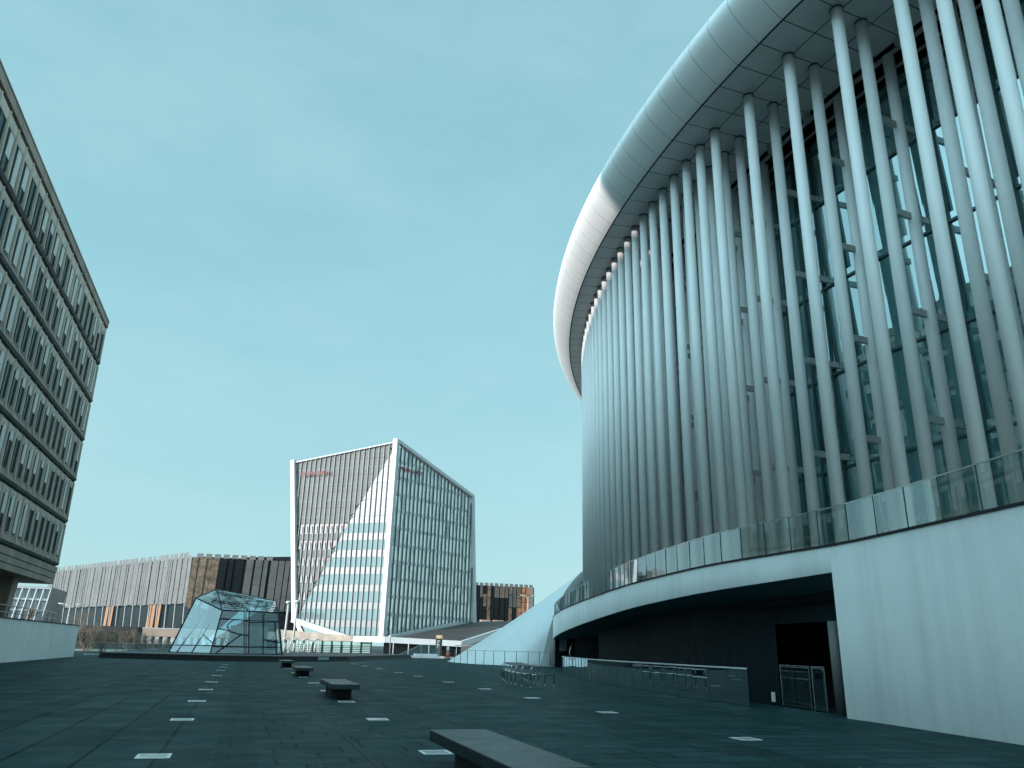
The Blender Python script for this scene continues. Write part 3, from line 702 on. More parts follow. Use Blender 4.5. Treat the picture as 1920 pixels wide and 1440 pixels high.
topR = lambda s: 42.4 - (42.4 - 35.0) * s / 26.4
botR = lambda s: 3.2 + (7.3 - 3.2) * s / 28.7
limR = lambda z: 28.75 + (26.37 - 28.75) * (z - 7.3) / 28.
diag = lambda s: 40.3 + (7.2 - 40.3) * (s - .6) / (19.6 - .6)               # boundary between grey (above) and pale (below)
def diagz(s):
    P_ = [(0.6, 41.2), (3., 37.), (6.2, 32.), (10.3, 25.1), (14.5, 16.5), (19.3, 7.5)]
    if s <= .6: return 42.5
    for (a, za), (c, zc) in zip(P_, P_[1:]):
        if s <= c: return za + (zc - za) * (s - a) / (c - a)
    return 3.
FH = 3.43; z40 = 40.75 + 3.43
bw_ = 1.16; cells = MB()
def clip_cell(mb, f, s0, s1, z0, z1, lim, mi, o, top, bot):
    for a, c in ((s0, s1),):
        b0, b1 = max(z0, bot(a)), max(z0, bot(c)); t0, t1 = min(z1, top(a)), min(z1, top(c))
        if b0 >= t0 and b1 >= t1: return
        b0 = min(b0, t0 - .001); b1 = min(b1, t1 - .001)
        sb0 = min(a, lim(b0)); sb1 = min(c, lim(b1)); st0 = min(a, lim(t0)); st1 = min(c, lim(t1))
        if sb1 - sb0 < .02 and st1 - st0 < .02: return
        mb.poly([f(sb0, b0, o), f(sb1, b1, o), f(st1, t1, o), f(st0, t0, o)], mi, [(s0, z0), (s1, z0), (s1, z1), (s0, z1)])
side = {0: 0, 1: 1}
random.seed(3)
for k in range(22):
    s0 = .5 + bw_ * k; s1 = s0 + bw_; sm = (s0 + s1) / 2
    zd0, zd1 = diagz(s0), diagz(s1)
    for fl in range(13):
        zt = z40 - FH * fl; zb = zt - FH
        # each floor: pale spandrel above, window below
        for (a, c, kind) in ((zt - 1.5, zt, 'sp'), (zb, zt - 1.5, 'wi')):
            # part above the diagonal
            up = lambda s: min(topL(s), 99)
            dz = lambda s: diagz(s)
            if fl < 5: mi_up = 0
            else: mi_up = 0 if kind == 'sp' else 1
            lo = lambda s, q=dz: max(botL(s), q(s))
            clip_cell(cells, fl_, s0 + .02, s1, a + .03 if kind == 'sp' and fl < 6 else a, c, limL, mi_up, -.35, topL, lo)
            hi = lambda s, q=dz: min(topL(s), q(s))
            mi_lo = 2 if (kind == 'sp' or fl < 5) else 3
            if fl == 12 or (fl == 11 and kind == 'wi' and s0 > 3 and s0 < 14): mi_lo = 0 if kind == 'sp' else 3
            clip_cell(cells, fl_, s0 + .02, s1, a + (.03 if kind == 'sp' else 0), c, limL, mi_lo, -.35, hi, botL)
tb_(cells, 'street_facade', ['tgrey', 'blackglass', 'tpale', 'twin'])
# opened sun shades in the dark floors
sh = MB()
for k in range(17):
    s0 = .5 + bw_ * (k + 5)
    for fl in range(5, 12):
        z = z40 - FH * fl - 3.2
        if diagz(s0) < z + .2 and diagz(s0 + bw_) < z + .4 and s0 + bw_ < limL(z):
            sh = MB(); sh.poly([fl_(s0 + .12, z, .05), fl_(s0 + bw_ * .6, z, -.05), fl_(s0 + bw_ * .62, z + 1.5, -.25), fl_(s0 + bw_ * .4, z + 1.5, -.25)]); tb_(sh, 'sun_shade', ['tfin'])
# dark floor joints
jl = MB()
for fl in range(1, 14):
    z = z40 - FH * fl
    for k in range(22):
        s0, s1 = .5 + bw_ * k, .5 + bw_ * (k + 1)
        if z < topL(s1) - .2 and z > botL(s0) + .2 and s1 < limL(z): jl.bar(fl_(s0, z, -.3), fl_(s1, z, -.3), .06, .1)
    if jl.v: tb_(jl, 'floor_joint', ['frame'])
    jl = MB()
for k in range(1, 23):
    s = .5 + bw_ * k
    # where the leaning outer edge cuts the fin
    zlo = botL(s)
    for q in range(200):
        if s > limL(zlo): zlo += .25
        else: break
    if s < 24.3 and zlo < topL(s) - 1:
        f_ = MB(); f_.bar(fl_(s, zlo, -.2), fl_(s, topL(s) + .03, -.2), .10, .3, up=tuple(NL)); tb_(f_, 'fin', ['tfin'])
# side facade: each pane slightly out of plane, so it mirrors differently
pn = MB(); bwr = 1.235
for k in range(24):
    s0 = .45 + bwr * k; s1 = s0 + bwr
    for fl in range(12):
        zt = 41.5 - FH * fl; zb = zt - FH
        for (a, c, kd) in ((zb, zb + .7, 1), (zb + .7, zt, 0)):
            o = -.18 + random.uniform(-.02, .02)
            mi = 1 if kd else (0 if random.random() < .94 else 1)
            clip_cell(pn, fr_, s0, s1, a, c, limR, mi, o, topR, botR)
for p in range(0, len(pn.v), 4):
    d = NR * random.uniform(-.05, .05); e = NR * random.uniform(-.04, .04)
    for q, w in zip(range(4), (d, -d, e, -e)): pn.v[p + q] = tuple(Vector(pn.v[p + q]) + w)
tb_(pn, 'side_facade', ['tglass', 'tglass2', 'tpale'])
for k in range(1, 24):
    s = .45 + bwr * k
    if s < 28.2:
        zt_ = topR(s) if s < 26.3 else 35 - (s - 26.3) * 12
        if zt_ - botR(s) < 2: continue
        f_ = MB(); f_.bar(fr_(s, botR(s), -.06), fr_(s, zt_, -.06), .12, .3, up=tuple(NR)); f_.bar(fr_(s, botR(s), .11), fr_(s, zt_, .11), .08, .03, 1, up=tuple(NR)); tb_(f_, 'fin', ['frame', 'tfin'])  # dark fin sides put the shadow side into the colour, pale strip in front
# white edge frames
fr = MB()
def slab(f, pts, w_in, o0, o1):
    for (s0, z0), (s1, z1) in zip(pts, pts[1:]):
        fr.bar(f(s0, z0, (o0 + o1) / 2), f(s1, z1, (o0 + o1) / 2), w_in, abs(o1 - o0), up=tuple(NL if f is fl_ else NR))
slab(fl_, [(0, 2.6), (0, 42.95)], 1.0, -.5, .7)
slab(fl_, [(24.55, 39.6), (19.9, 6.2)], .95, -.6, .6)
slab(fl_, [(20.2, 6.25), (6.6, 2.75)], 1.0, -.4, .9)
slab(fl_, [(.3, 42.35), (24.3, 39.1)], .22, -.45, .2)
slab(fr_, [(0.2, 42.65), (26.6, 35.2)], .7, -.4, .5)
slab(fr_, [(26.5, 35.4), (28.9, 7.0)], .65, -.4, .5)
slab(fl_, [(20., 6.2), (15.6, 0.)], .9, -.9, -.2)
tb_(fr, 'edge_frame', ['twhite'])
# body behind
g = MB()
tl_, tr_ = fl_(24.2, 0, -.6), fr_(26.5, 0, -.6); t0 = fl_(0.4, 0, -.8)
bl_, br_ = fl_(20.2, 0, -.6), fr_(28., 0, -.6)
bk = Vector((tl_.x * .5 + tr_.x * .5 + 2, tl_.y + 22, 0))
def zz(p, z): return (p.x, p.y, z)
g.hexa([zz(bl_, 6.6), zz(t0, 3.4), zz(br_, 7.8), zz(bk, 6.6)], [zz(tl_, 38.6), zz(t0, 41.9), zz(tr_, 34.4), zz(bk, 36)]); tb_(g, 'body', ['blackglass'])
g = MB(); g.poly([fl_(20, 6.3, -.3), fl_(6.6, 2.9, -.3), fl_(6.6, 2.9, -9), fl_(20, 6.3, -9)]); tb_(g, 'undercroft_soffit', ['blackglass'])
# podium
pa, pe, pb_, pc, pd = (19.5, 153., 2.75), (23.2, 149.6, 2.7), (37.9, 145.4, 2.3), (63.75, 179.1, 8.05), (49.4, 178.43, 7.3)
g = MB(); g.poly([(27, 158.2, 3.0), (26, 149.2, 2.85), (38.1, 146.4, 2.45), pc, pd]); tb_(g, 'podium_roof', ['darkbrown'])
g = MB()
for a, c in ((pa, (24.5, 148., 2.7)), ((24.5, 148., 2.7), pb_), (pb_, pc), ((27, 158.6, 3.1), (pd[0], pd[1], 7.5))): g.bar(a, c, .5, 1.0)
tb_(g, 'podium_fascia', ['twhite'])
g = MB()
g.poly([(6.5, 171., 0), (22.5, 152., 0), (22.5, 152., 2.3), (6.5, 171., 2.3)]); 
tb_(g, 'podium_screen', ['mint'])
g = MB()
for k in range(11):
    t = k / 10; x = 6.5 + 16 * t; y = 171 - 19 * t - .2; g = MB(); g.box((x - .12, y - .12, 0), (x + .12, y + .12, 2.35)); tb_(g, 'podium_post', ['frame'])
g = MB(); g.poly([(6.2, 171.2, 2.3), (20.5, 154, 2.3), (20.5, 154, 3.2), (6.2, 171.2, 4.3)]); tb_(g, 'podium_band', ['concrete'])
g = MB(); g.poly([(24.5, 150, 0), (38.4, 147.6, 0), (38.4, 147.6, 2.1), (24.5, 150, 2.5)]); g.poly([(38.4, 147.6, 0), (62, 178, 0), (62, 178, 7.4), (38.4, 147.6, 2.1)], 1); tb_(g, 'podium_wall', ['blackglass', 'concrete_l'])
# signs
def text(body, loc, xdir, ndir, size, width, name='sign_letters'):
    cu = bpy.data.curves.new(name, 'FONT'); cu.body = body; cu.size = size; cu.extrude = .06; cu.materials.append(M['red'])
    o = bpy.data.objects.new(name, cu); C.objects.link(o)
    z = Vector((0, 0, 1)); m = Matrix((xdir, z, ndir)).transposed().to_4x4(); m.translation = loc
    bpy.context.view_layer.update(); w = max(o.dimensions.x, .1)
    me = bpy.data.meshes.new_from_object(o); bpy.data.objects.remove(o); o = bpy.data.objects.new(name, me); C.objects.link(o)
    o.matrix_world = m @ Matrix.Diagonal((width / w, 1, 1, 1)); return o
o = text('ALLEN & OVERY', fl_(22.1, 36.0, .42), -DL, NL, 1.25, 7.2); mw = o.matrix_world.copy(); o.parent = tower; o.matrix_parent_inverse = tinv; o.matrix_basis = mw
o2 = text('ALLEN & OVERY', fr_(1.3, 36.7, .48), DR, NR, 1.1, 6.9); mw = o2.matrix_world.copy(); o2.parent = tower; o2.matrix_parent_inverse = tinv; o2.matrix_basis = mw

# ------------------------------------------------------------------ grey strip-clad building
gbd = empty('exhibition_hall', (-14.4, 214, 0)); ginv = Matrix.Translation((14.4, -214, 0))
tag(gbd, 'long low building clad in leaning grey metal strips above dark windows', 'building')
def gb_(mb, name, mats):
    o = mb.build(name, mats, gbd); o.matrix_parent_inverse = ginv; return o
TLc, TCc, TRc = Vector((-61.5, 291.5, 0)), Vector((-14.44, 214.54, 0)), Vector((12.5, 211.6, 0))
nl = (TCc - TLc).normalized(); nl = Vector((nl.y, -nl.x, 0)); nl = nl if nl.y < 0 else -nl
nr_ = (TRc - TCc).normalized(); nr_ = Vector((nr_.y, -nr_.x, 0)); nr_ = nr_ if nr_.y < 0 else -nr_
LLn = (TCc - TLc).length; dL = (TLc - TCc).normalized(); dRr = (TRc - TCc).normalized(); LRn = (TRc - TCc).length
random.seed(11)
g = MB(); s = 0.; cap = MB()
while s < LLn:
    w = random.choice([.75, .9, 1.2, 1.7]); gp = random.choice([.12, .16, .3])
    o = random.uniform(0, .25); lean = -1.25
    def P_(ss_, z, oo): q = TCc + dL * (ss_ - lean * 0 + (22 - z) * .028 * 1.0) + nl * (oo + (22 - z) * -.03); return (q.x, q.y, z)
    zb = 10.4 + random.uniform(-.12, .12); off0 = random.uniform(0, 4)
    g.poly([P_(s, zb, o), P_(s + w, zb, o), P_(s + w, 22.0, o), P_(s, 22.0, o)], 0, [(0, off0), (1, off0), (1, off0 + 11.6), (0, off0 + 11.6)])
    if random.random() < .75: cap = MB(); cap.poly([P_(s, 21.9, o - .1), P_(s + w, 21.9, o - .1), P_(s + w, 22.9, o - .1), P_(s, 22.9, o - .1)]); gb_(cap, 'parapet_panel', ['gpanel'])
    s += w + gp
gb_(g, 'grey_cladding', ['gpanel'])
g = MB(); s = .1
while s < LRn:
    w = random.choice([1.1, 1.4, 1.7]); gp = random.choice([.25, .5, .7]); o = random.uniform(0, .3); mi = 0 if s < 5.2 else (2 if s < 11.5 else 1)
    def Q_(ss_, z, oo): q = TCc + dRr * (ss_ - (22 - z) * .02) + nr_ * oo; return (q.x, q.y, z)
    off0 = random.uniform(0, 4); g.poly([Q_(s, 9.2 if s > 2 else 9.8, o), Q_(s + w, 9.2, o), Q_(s + w, 21.6, o), Q_(s, 21.6, o)], mi, [(0, off0), (1, off0), (1, off0 + 12), (0, off0 + 12)])
    s += w + gp * (.4 if mi == 0 else 1)
gb_(g, 'bronze_cladding', ['brown', 'dpanel', 'blackglass'])
g = MB(); cap = MB()
for k in range(9):
    q = TCc + dRr * (1 + k * 2.1); q2 = q + dRr * 1.5; cap = MB(); cap.poly([(q.x, q.y, 21.6), (q2.x, q2.y, 21.6), (q2.x, q2.y, 22.6), (q.x, q.y, 22.6)]); gb_(cap, 'parapet_panel', ['gpanel'])
# dark body, window band with pale posts and orange panels, base
def off_(p, n, d): return p + n * d
a0, a1, a2 = off_(TLc, nl, -1.2) , off_(TCc, nl, -1.2), off_(TRc, nr_, -1.2)
g.loft([[(q.x, q.y, 0), (q.x, q.y, 21.9)] for q in (a0, a1 + dRr * .6, a2)], smooth=False); gb_(g, 'dark_wall', ['blackglass'])
g = MB(); bk_ = Vector((0, 60, 0)); g.poly([(a0.x, a0.y, 21.7), (a1.x, a1.y, 21.7), (a2.x, a2.y, 21.7), (a2.x, a2.y + 60, 21.7), (a0.x, a0.y + 60, 21.7)]); gb_(g, 'roof', ['darkbrown'])
g = MB(); s = 1.; k = 0
while s < LLn - 2:
    q = TCc + dL * s + nl * -.6; o_ = (k in (4, 5, 12)) ; w = .35
    g = MB(); g.bar((q.x, q.y, 4.4), (q.x - .3, q.y, 10.4), w, .3, up=tuple(nl)); gb_(g, 'window_post', ['tfin'])
    s += 4.6; k += 1
for s in (13.5, 16.5, 18.6, 41, 44):
    q = TCc + dL * s + nl * -.5; q2 = q + dL * 1.6; g = MB(); g.poly([(q.x, q.y, 4.4), (q2.x, q2.y, 4.4), (q2.x, q2.y, 10.6), (q.x, q.y, 10.6)]); gb_(g, 'orange_panel', ['orange'])
g = MB()
g.box((-40, 210.5, 4.0), (-9, 211.5, 4.45)); gb_(g, 'white_ledge', ['twhite'])
g = MB(); g.box((-22.5, 208.5, 2.5), (18, 209.5, 4.3)); gb_(g, 'peach_band', ['peach'])
g = MB(); g.box((-62, 210, -.01), (18, 210.4, 4.0)); gb_(g, 'base_wall', ['darkbrown'])
for k in range(16):
    g = MB(); g.box((-23 + k * 1.7, 208.3, .9), (-22.1 + k * 1.7, 208.6, 2.4)); gb_(g, 'pale_post', ['twhite'])
g = MB(); g.hexa([(-2.3, 215.2, 21.7), (14, 211.5, 21.7), (14, 230, 21.7), (-2.3, 230, 21.7)], [(-2.3, 215.2, 22.3), (14, 211.5, 23.1), (14, 230, 23.1), (-2.3, 230, 23)]); gb_(g, 'roof_plant_room', ['blackglass'])

# dark annexe between wall and pavilion
g = MB(); g.box((-34, 172, 0), (-19.5, 180, 4.0)); ax = g.build('annexe_building', 'darkbrown'); tag(ax, 'low dark brown annexe behind the bare shrubs', 'building')
for k in range(5):
    g = MB(); g.box((-33 + k * 2.8, 171.9, 1.2), (-31.3 + k * 2.8, 172.05, 2.9)); g.build('window', 'blackglass', ax)

# far brown building right of the tower
bb = empty('bronze_building', (61, 222, 0)); binv = Matrix.Translation((-61, -222, 0)); tag(bb, 'far building with mixed copper and dark cladding right of the tower', 'building')
g = MB(); x0, x1, yb = 58., 79.2, 222.
random.seed(5); s = x0
while s < x1 - .3:
    w = random.choice([.8, 1., 1.4]); c1 = s > 73
    z = 6.
    while z < 18.6:
        h = random.choice([1.8, 2.6, 3.4]) if c1 else random.choice([3.5, 6])
        mi = random.choice([0, 1, 1]) if c1 else random.choice([2, 3, 3, 2, 0, 0] if z > 12 else [2, 2, 2, 0])
        o = random.uniform(0, .35); g.poly([(s, yb - o, z), (s + w, yb - o, z), (s + w, yb - o, min(z + h, 18.9) - .15), (s, yb - o, min(z + h, 18.9) - .15)], mi); z += h
    s += w + .18
o = g.build('cladding', ['brown', 'rust', 'blackglass', 'dpanel'], bb); o.matrix_parent_inverse = binv
g = MB(); g.box((x0, yb + .1, 0), (x1, yb + 30, 18.7)); g.box((x1 - 1.2, yb - .5, 6), (x1 - .5, yb + .05, 18.9), 1); o = g.build('body', ['blackglass', 'tpale'], bb); o.matrix_parent_inverse = binv
g = MB(); s = x0
while s < x1 - 1:
    g = MB(); g.poly([(s, yb - .3, 18.7), (s + 1.1, yb - .3, 18.7), (s + 1.1, yb - .3, 19.5), (s, yb - .3, 19.5)]); s += 1.5
    o = g.build('parapet_panel', 'gpanel', bb); o.matrix_parent_inverse = binv
g = MB()
for s in (62.6, 66.4, 70.8): g.box((s, yb - 3, 7.2), (s + 2.6, yb - 1, 9.2))
o = g.build('roof_boxes', 'peach', bb); o.matrix_parent_inverse = binv

# white gridded building seen under the concrete block
wb = empty('white_grid_building', (-34, 145, 0)); winv = Matrix.Translation((34, -145, 0)); tag(wb, 'bright white gridded glass building seen beneath the concrete block', 'building')
g = MB(); g.hexa([(-37.2, 145.4, 0), (-30.9, 146.2, 0), (-30.9, 160, 0), (-37.2, 160, 0)], [(-36.6, 147.2, 9.4), (-30.6, 147.8, 9.4), (-30.6, 160, 9.4), (-36.6, 160, 9.4)]); o = g.build('wall', 'tpale', wb); o.matrix_parent_inverse = winv
g = MB()
for k in range(7):
    t = k / 6; g.bar((-37.1 + 6.2 * t, 145.3 + .8 * t, 3), (-36.5 + 5.9 * t, 147.05 + .6 * t, 9.3), .13, .13)
for z in (4, 5.7, 7.4, 9.2):
    t = z / 9.4; g.bar((-37.2 + .6 * t, 145.3 + 1.8 * t, z), (-30.8 + .3 * t, 146.1 + 1.6 * t, z), .28, .28)
o = g.build('grid', 'twhite', wb); o.matrix_parent_inverse = winv

# ------------------------------------------------------------------ shrubs, trees
def twiggy(name, loc, h, spread, n, seed, mat, trunk=.0):
    random.seed(seed); r = empty(name, loc)
    g = MB(); tk = MB()
    if trunk: tk.tube([(0, 0, 0), (.05, 0, trunk)], [.09, .06], 7)
    else: tk.tube([(0, 0, 0), (.03, 0, .25)], [.06, .05], 7)
    tk.build('trunk', 'bark', r)
    def grow(p, d, L_, rr, depth):
        q = p + d * L_; g.tube([p, p.lerp(q, .5) + Vector((random.uniform(-.05, .05),) * 3) * L_, q], [rr, rr * .8, rr * .55], 4, 0, False)
        if depth:
            for _ in range(random.choice([2, 3, 3])):
                nd = (d + Vector((random.uniform(-1, 1), random.uniform(-1, 1), random.uniform(-.2, .8))) * .75).normalized()
                grow(p.lerp(q, random.uniform(.5, 1)), nd, L_ * random.uniform(.55, .8), rr * .6, depth - 1)
    for _ in range(n):
        a = random.uniform(0, 6.28); d = Vector((math.cos(a) * spread, math.sin(a) * spread, random.uniform(.6, 1.2))).normalized()
        grow(Vector((0, 0, max(trunk * .9, .1))), d, (h - trunk) * .42, .035, 4)
    g.build('crown', mat, r); return r
sh_l = [('tall bare brown shrub directly right of the white wall end', -16.6, 103, 3.9), ('bushy dry shrub second from the white wall end', -14.6, 101, 3.0), ('bare shrub in the middle of the planting strip', -12.6, 104, 3.2), ('thin bare shrub second from the pavilion', -10.9, 103, 2.8), ('low dry shrub closest to the pavilion side', -9.2, 105, 2.4)]
for i, (lb, x, y, h) in enumerate(sh_l):
    tag(twiggy('bare_shrub', (x, y, 0), h, .75, 11, 20 + i, 'twig'), lb, 'shrub', 'bare shrubs beside the pavilion')
tr_l = [('bare tree standing against the white gridded building', -27.5, 128, 6.8, 2.2), ('bare tree in front of the left end of the grey building', -24, 138, 6.6, 2.4)]
for i, (lb, x, y, h, t) in enumerate(tr_l):
    tag(twiggy('bare_tree', (x, y, 0), h, .6, 6, 60 + i, 'bark', t), lb, 'tree', 'bare trees by the street')
# glass guard with posts by the shrubs
gf = empty('glass_guard', (-14.2, 96.5, 0)); tag(gf, 'low glass guard with steel posts and white kerb beside the shrubs', 'glass fence')
g = MB(); g.box((-1.5, -.2, 0), (7.5, .1, .14)); g.build('kerb', 'twhite', gf)
g = MB(); g.poly([(-1.5, 0, .15), (7.5, 0, .15), (7.5, 0, 1.25), (-1.5, 0, 1.25)]); g.build('pane', 'pavglass', gf)
for k in range(7):
    g = MB(); g.bar((-1.5 + 1.5 * k, .03, .14), (-1.5 + 1.5 * k, .03, 1.28), .06, .06, up=(0, 1, 0)); g.build('post', 'bsteel', gf)
g = MB(); g.bar((-1.5, 0, 1.28), (7.5, 0, 1.28), .05, .05); g.build('rail', 'bsteel', gf)

# ------------------------------------------------------------------ lamps, masts, totem, barriers
def lamp(loc, h, arms, label, name='street_lamp'):
    r = empty(name, loc); g = MB(); g.tube([(0, 0, 0), (0, 0, h)], [.11, .08], 10); g.build('pole', 'lamp', r)
    for a in arms:
        g = MB(); d = Vector((math.cos(a), math.sin(a) * .4, .35)).normalized(); p = Vector((0, 0, h - .1)); g.tube([p, p + d * .8], .05, 6); g.build('arm', 'lamp', r)
        g = MB(); q = p + d * .8; g.tube([q, q + Vector((d.x * .3, d.y * .3, .02)), q + Vector((d.x * .95, d.y * .95, .12)), q + Vector((d.x * 1.1, d.y * 1.1, .14))], [.05, .12, .1, .03], 8); g.build('lamp_head', 'lamp', r)
    tag(r, label, 'street lamp'); return r
lamp((58.5, 168, 5.), 7.6, (.3, math.pi - .3), 'white street lamp with two spreading heads above the white shell')
lamp((-25.0, 135, 0), 6.2, (.4, 2.7), 'pale street lamp with two heads before the grey building')
def ball_lamp(loc, h, label):
    r = empty('plaza_lamp', loc); g = MB(); g.tube([(0, 0, 0), (0, 0, h)], [.16, .13], 10); g.build('pole', 'lamp', r)
    g = MB(); g.tube([(0, 0, h), (0, 0, h + .15), (0, 0, h + .3), (0, 0, h + .45)], [.15, .4, .42, .2], 12); g.build('lamp_head', 'lamp', r)
    tag(r, label, 'lamp', 'thick lamp posts beside the pavilion')
ball_lamp((5.6, 121, 0), 7.0, 'thick pale lamp post nearest the pavilion corner'); ball_lamp((7.1, 126, 0), 7.4, 'thick pale lamp post between pavilion and tower')
for i, (x, y, h, lb) in enumerate([(22.6, 132, 5.6, 'tall thin mast before the tower corner'), (23.4, 133.5, 2.6, 'short pale mast right of the tall thin one'), (26.0, 134, 2.8, 'short dark mast before the podium glass'), (29.0, 132, 2.6, 'short mast left of the black totem sign')]):
    g = MB(); g.tube([(0, 0, 0), (0, 0, h)], [.1, .06], 8); g.tube([(0, 0, h), (0, 0, h + .1), (0, 0, h + .2)], [.06, .12, .05], 8); o = g.build('mast', 'lamp', None, 0, (x, y, 0)); tag(o, lb, 'mast', 'thin masts before the tower')
tt = empty('totem_sign', (30.5, 131.5, 0), R(-17)); tag(tt, 'upright black totem sign with tan top before the tower podium', 'sign')
g = MB(); g.box((-.52, -.12, 0), (.52, .12, 2.95)); g.build('panel', 'benchbase', tt)
g = MB(); g.box((-.52, -.13, 2.96), (.52, .13, 3.5)); g.build('cap', 'tan', tt)
g = MB()
for k, (z, w) in enumerate([(2.55, .5), (2.3, .3), (2.0, .42), (1.75, .36), (1.5, .2)]): g.box((-.32, -.135, z), (-.32 + w, -.122, z + .1))
for w, z in ((.3, 3.28), (.42, 3.1)): g.box((-.3, -.14, z), (-.3 + w, -.131, z + .08))
g.build('lettering', 'ink', tt)
g = MB(); g.tube([(0, 0, 0), (0, 0, .9), (0, 0, .95)], [.3, .26, .05], 10); g.tube([(0, 0, .95), (0, 0, 1.5), (0, 0, 1.9)], [.2, .28, .03], 8, 1); o = g.build('road_barrier', ['safety', 'twhite'], None, 0, (32.2, 132, 0)); tag(o, 'orange barrier post with white top right of the totem', 'barrier')
g = MB(); g.box((-3.2, -.4, 0), (3.2, .4, .32)); g.box((-1.4, -.3, .33), (2.2, .3, .62)); o = g.build('low_planter', 'twhite', None, 0, (26.6, 125, 0)); tag(o, 'low white planter box left of the black totem', 'planter')
cn = empty('canopy', (35.4, 130, 0)); tag(cn, 'thin flat grey canopy on slim posts behind the post fence', 'canopy')
g = MB(); g.box((-2.6, -1, 1.9), (2.6, 1, 2.05)); g.build('roof', 'steel', cn)
for x in (-2.3, 0, 2.3):
    g = MB(); g.tube([(x, 0, 0), (x, 0, 1.9)], .05, 6); g.build('post', 'steel', cn)
# black railing before the tower
br = empty('black_railing', (12, 125, 0), R(-10)); tag(br, 'long low black railing of horizontal bars before the tower', 'railing')
g = MB()
for z in (.45, .7, .95, 1.2, 1.45): g.box((-6.5, -.05, z), (6.5, .05, z + .1))
g.box((-6.5, -.3, .1), (6.5, .3, .4)); g.build('bars', 'benchbase', br)
for k in range(10):
    g = MB(); g.box((-6.4 + k * 1.42, -.08, 0), (-6.2 + k * 1.42, .08, 1.6)); g.build('post', 'benchbase', br)
# white pipe barriers beside the pavilion
pwb = None
for i, (x, y, lb) in enumerate([(5.2, 112, 'bent white pipe frame nearest the pavilion'), (6.5, 114, 'bent white pipe frame second from the pavilion'), (8.0, 116, 'bent white pipe frame third from the pavilion'), (9.6, 118, 'bent white pipe frame farthest from the pavilion')]):
    g = MB(); g.tube([(-.7, 0, 0), (-.35, 0, 1.9), (.1, 0, 2.3), (.6, 0, 2.2)], .09, 8); g.tube([(.9, 0, 0), (.55, 0, 1.1), (.5, 0, 2.2)], .09, 8); g.tube([(.1, .2, .6), (.1, .2, 1.7)], .2, 10)
    o = g.build('pipe_frame', 'lamp', None, 0, (x, y, .0)); tag(o, lb, 'frame', 'white pipe frames beside the pavilion')
# glass stair guard before the podium
sg = empty('stair_guard', (22, 120, 0)); tag(sg, 'glass stair guard with sloping steel handrail before the podium', 'stair guard')
g = MB(); g.poly([(0, 0, .1), (3.2, 0, .1), (3.2, 0, 1.9), (0, 0, .5)]); g.poly([(3.2, 0, .1), (5.9, 0, .1), (5.9, 0, 1.9), (3.2, 0, 1.9)]); g.build('pane', 'pavglass', sg)
g = MB(); g.bar((0, 0, .5), (3.2, 0, 1.92), .07, .07); g.bar((3.2, 0, 1.92), (5.9, 0, 1.92), .07, .07); g.bar((3.2, 0, 0), (3.2, 0, 1.9), .07, .07, up=(1, 0, 0)); g.bar((5.9, 0, 0), (5.9, 0, 1.9), .07, .07, up=(1, 0, 0)); g.build('handrail', 'bsteel', sg)

# ------------------------------------------------------------------ light
sc = bpy.context.scene
EL = R(12); tx, ty = .934, .358
sun = bpy.data.lights.new('sun', 'SUN'); sun.energy = 4.6; sun.angle = R(.5); sun.color = (1., .90, .86)
so = bpy.data.objects.new('sun', sun); C.objects.link(so)
dv = Vector((tx * math.cos(EL), ty * math.cos(EL), -math.sin(EL))); so.rotation_euler = dv.to_track_quat('-Z', 'Y').to_euler()
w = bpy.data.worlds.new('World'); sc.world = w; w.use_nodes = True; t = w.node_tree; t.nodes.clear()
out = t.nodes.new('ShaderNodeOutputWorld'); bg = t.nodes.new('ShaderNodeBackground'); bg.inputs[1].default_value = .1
sky = t.nodes.new('ShaderNodeTexSky'); sky.sky_type = 'NISHITA'; sky.sun_disc = False; sky.sun_elevation = EL; sky.sun_rotation = math.atan2(-tx, -ty) % (2 * math.pi)
sky.air_density = 1.; sky.dust_density = 1.; sky.ozone_density = 1.
tcw = t.nodes.new('ShaderNodeTexCoord'); sx = t.nodes.new('ShaderNodeSeparateXYZ'); t.links.new(tcw.outputs['Generated'], sx.inputs[0])
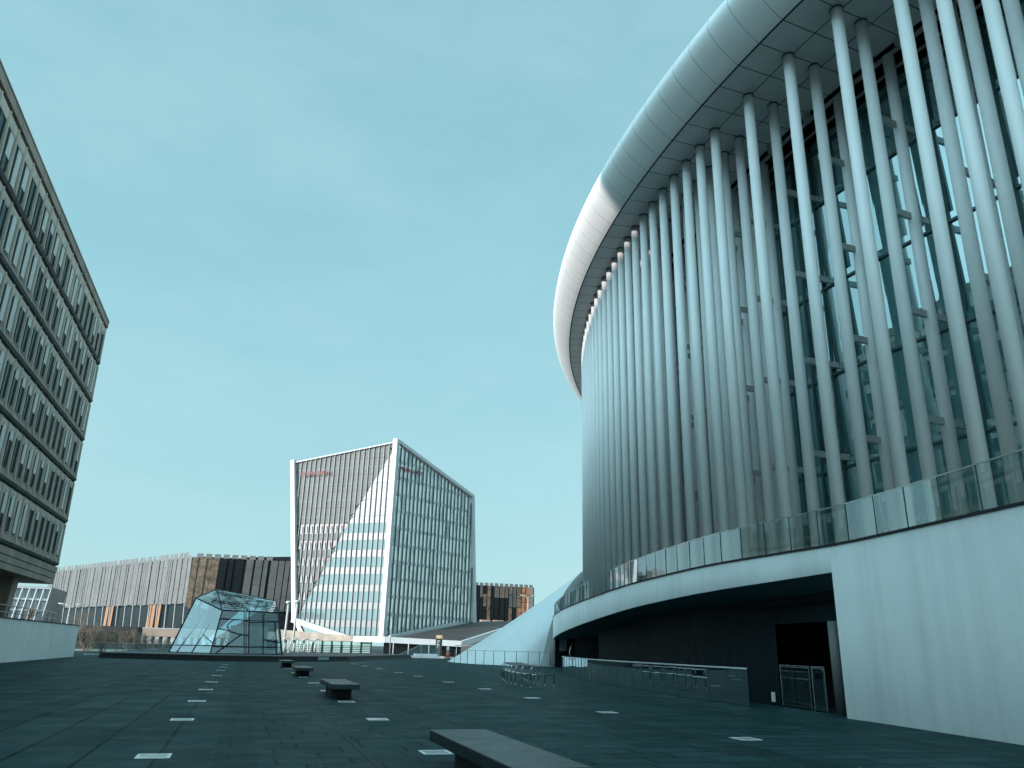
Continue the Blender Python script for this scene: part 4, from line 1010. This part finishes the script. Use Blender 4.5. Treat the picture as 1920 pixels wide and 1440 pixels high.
cr = t.nodes.new('ShaderNodeValToRGB'); t.links.new(sx.outputs[2], cr.inputs[0])
# teal gradient over the physical sky; unseen zenith brightened to lift shaded surfaces
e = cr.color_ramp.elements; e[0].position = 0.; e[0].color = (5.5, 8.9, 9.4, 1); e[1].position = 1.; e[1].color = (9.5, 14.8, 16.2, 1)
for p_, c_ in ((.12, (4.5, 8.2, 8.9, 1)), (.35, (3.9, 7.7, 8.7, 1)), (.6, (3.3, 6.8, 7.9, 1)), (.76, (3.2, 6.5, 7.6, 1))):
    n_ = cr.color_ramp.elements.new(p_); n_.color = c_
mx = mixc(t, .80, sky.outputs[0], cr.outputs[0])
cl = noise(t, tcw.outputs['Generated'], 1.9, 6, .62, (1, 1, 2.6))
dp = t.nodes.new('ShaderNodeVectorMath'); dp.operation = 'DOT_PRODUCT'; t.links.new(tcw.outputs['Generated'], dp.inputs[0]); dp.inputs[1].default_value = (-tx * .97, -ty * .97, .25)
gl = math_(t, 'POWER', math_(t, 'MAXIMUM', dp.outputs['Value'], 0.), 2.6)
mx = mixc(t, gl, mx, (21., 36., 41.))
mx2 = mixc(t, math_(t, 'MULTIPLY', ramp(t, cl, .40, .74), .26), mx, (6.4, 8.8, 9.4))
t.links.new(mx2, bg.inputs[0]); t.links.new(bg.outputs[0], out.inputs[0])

# ------------------------------------------------------------------ camera
cd = bpy.data.cameras.new('camera'); cam = bpy.data.objects.new('camera', cd); C.objects.link(cam)
cd.sensor_width = 36; cd.lens = 36 * 1464 / 1920; cd.clip_end = 9000; cd.clip_start = .05
rt, up, bk = Vector((0.950048, -0.311255, 0.023003)), Vector((-0.120809, -0.298785, 0.946643)), Vector((-0.287775, -0.902135, -0.321462))
m = Matrix((rt, up, bk)).transposed().to_4x4(); m.translation = (0, 0, 1.6); cam.matrix_world = m
sc.camera = cam
sc.view_settings.view_transform = 'Standard'; sc.view_settings.look = 'None'; sc.view_settings.exposure = 0
sc.render.resolution_x = 1024; sc.render.resolution_y = 768
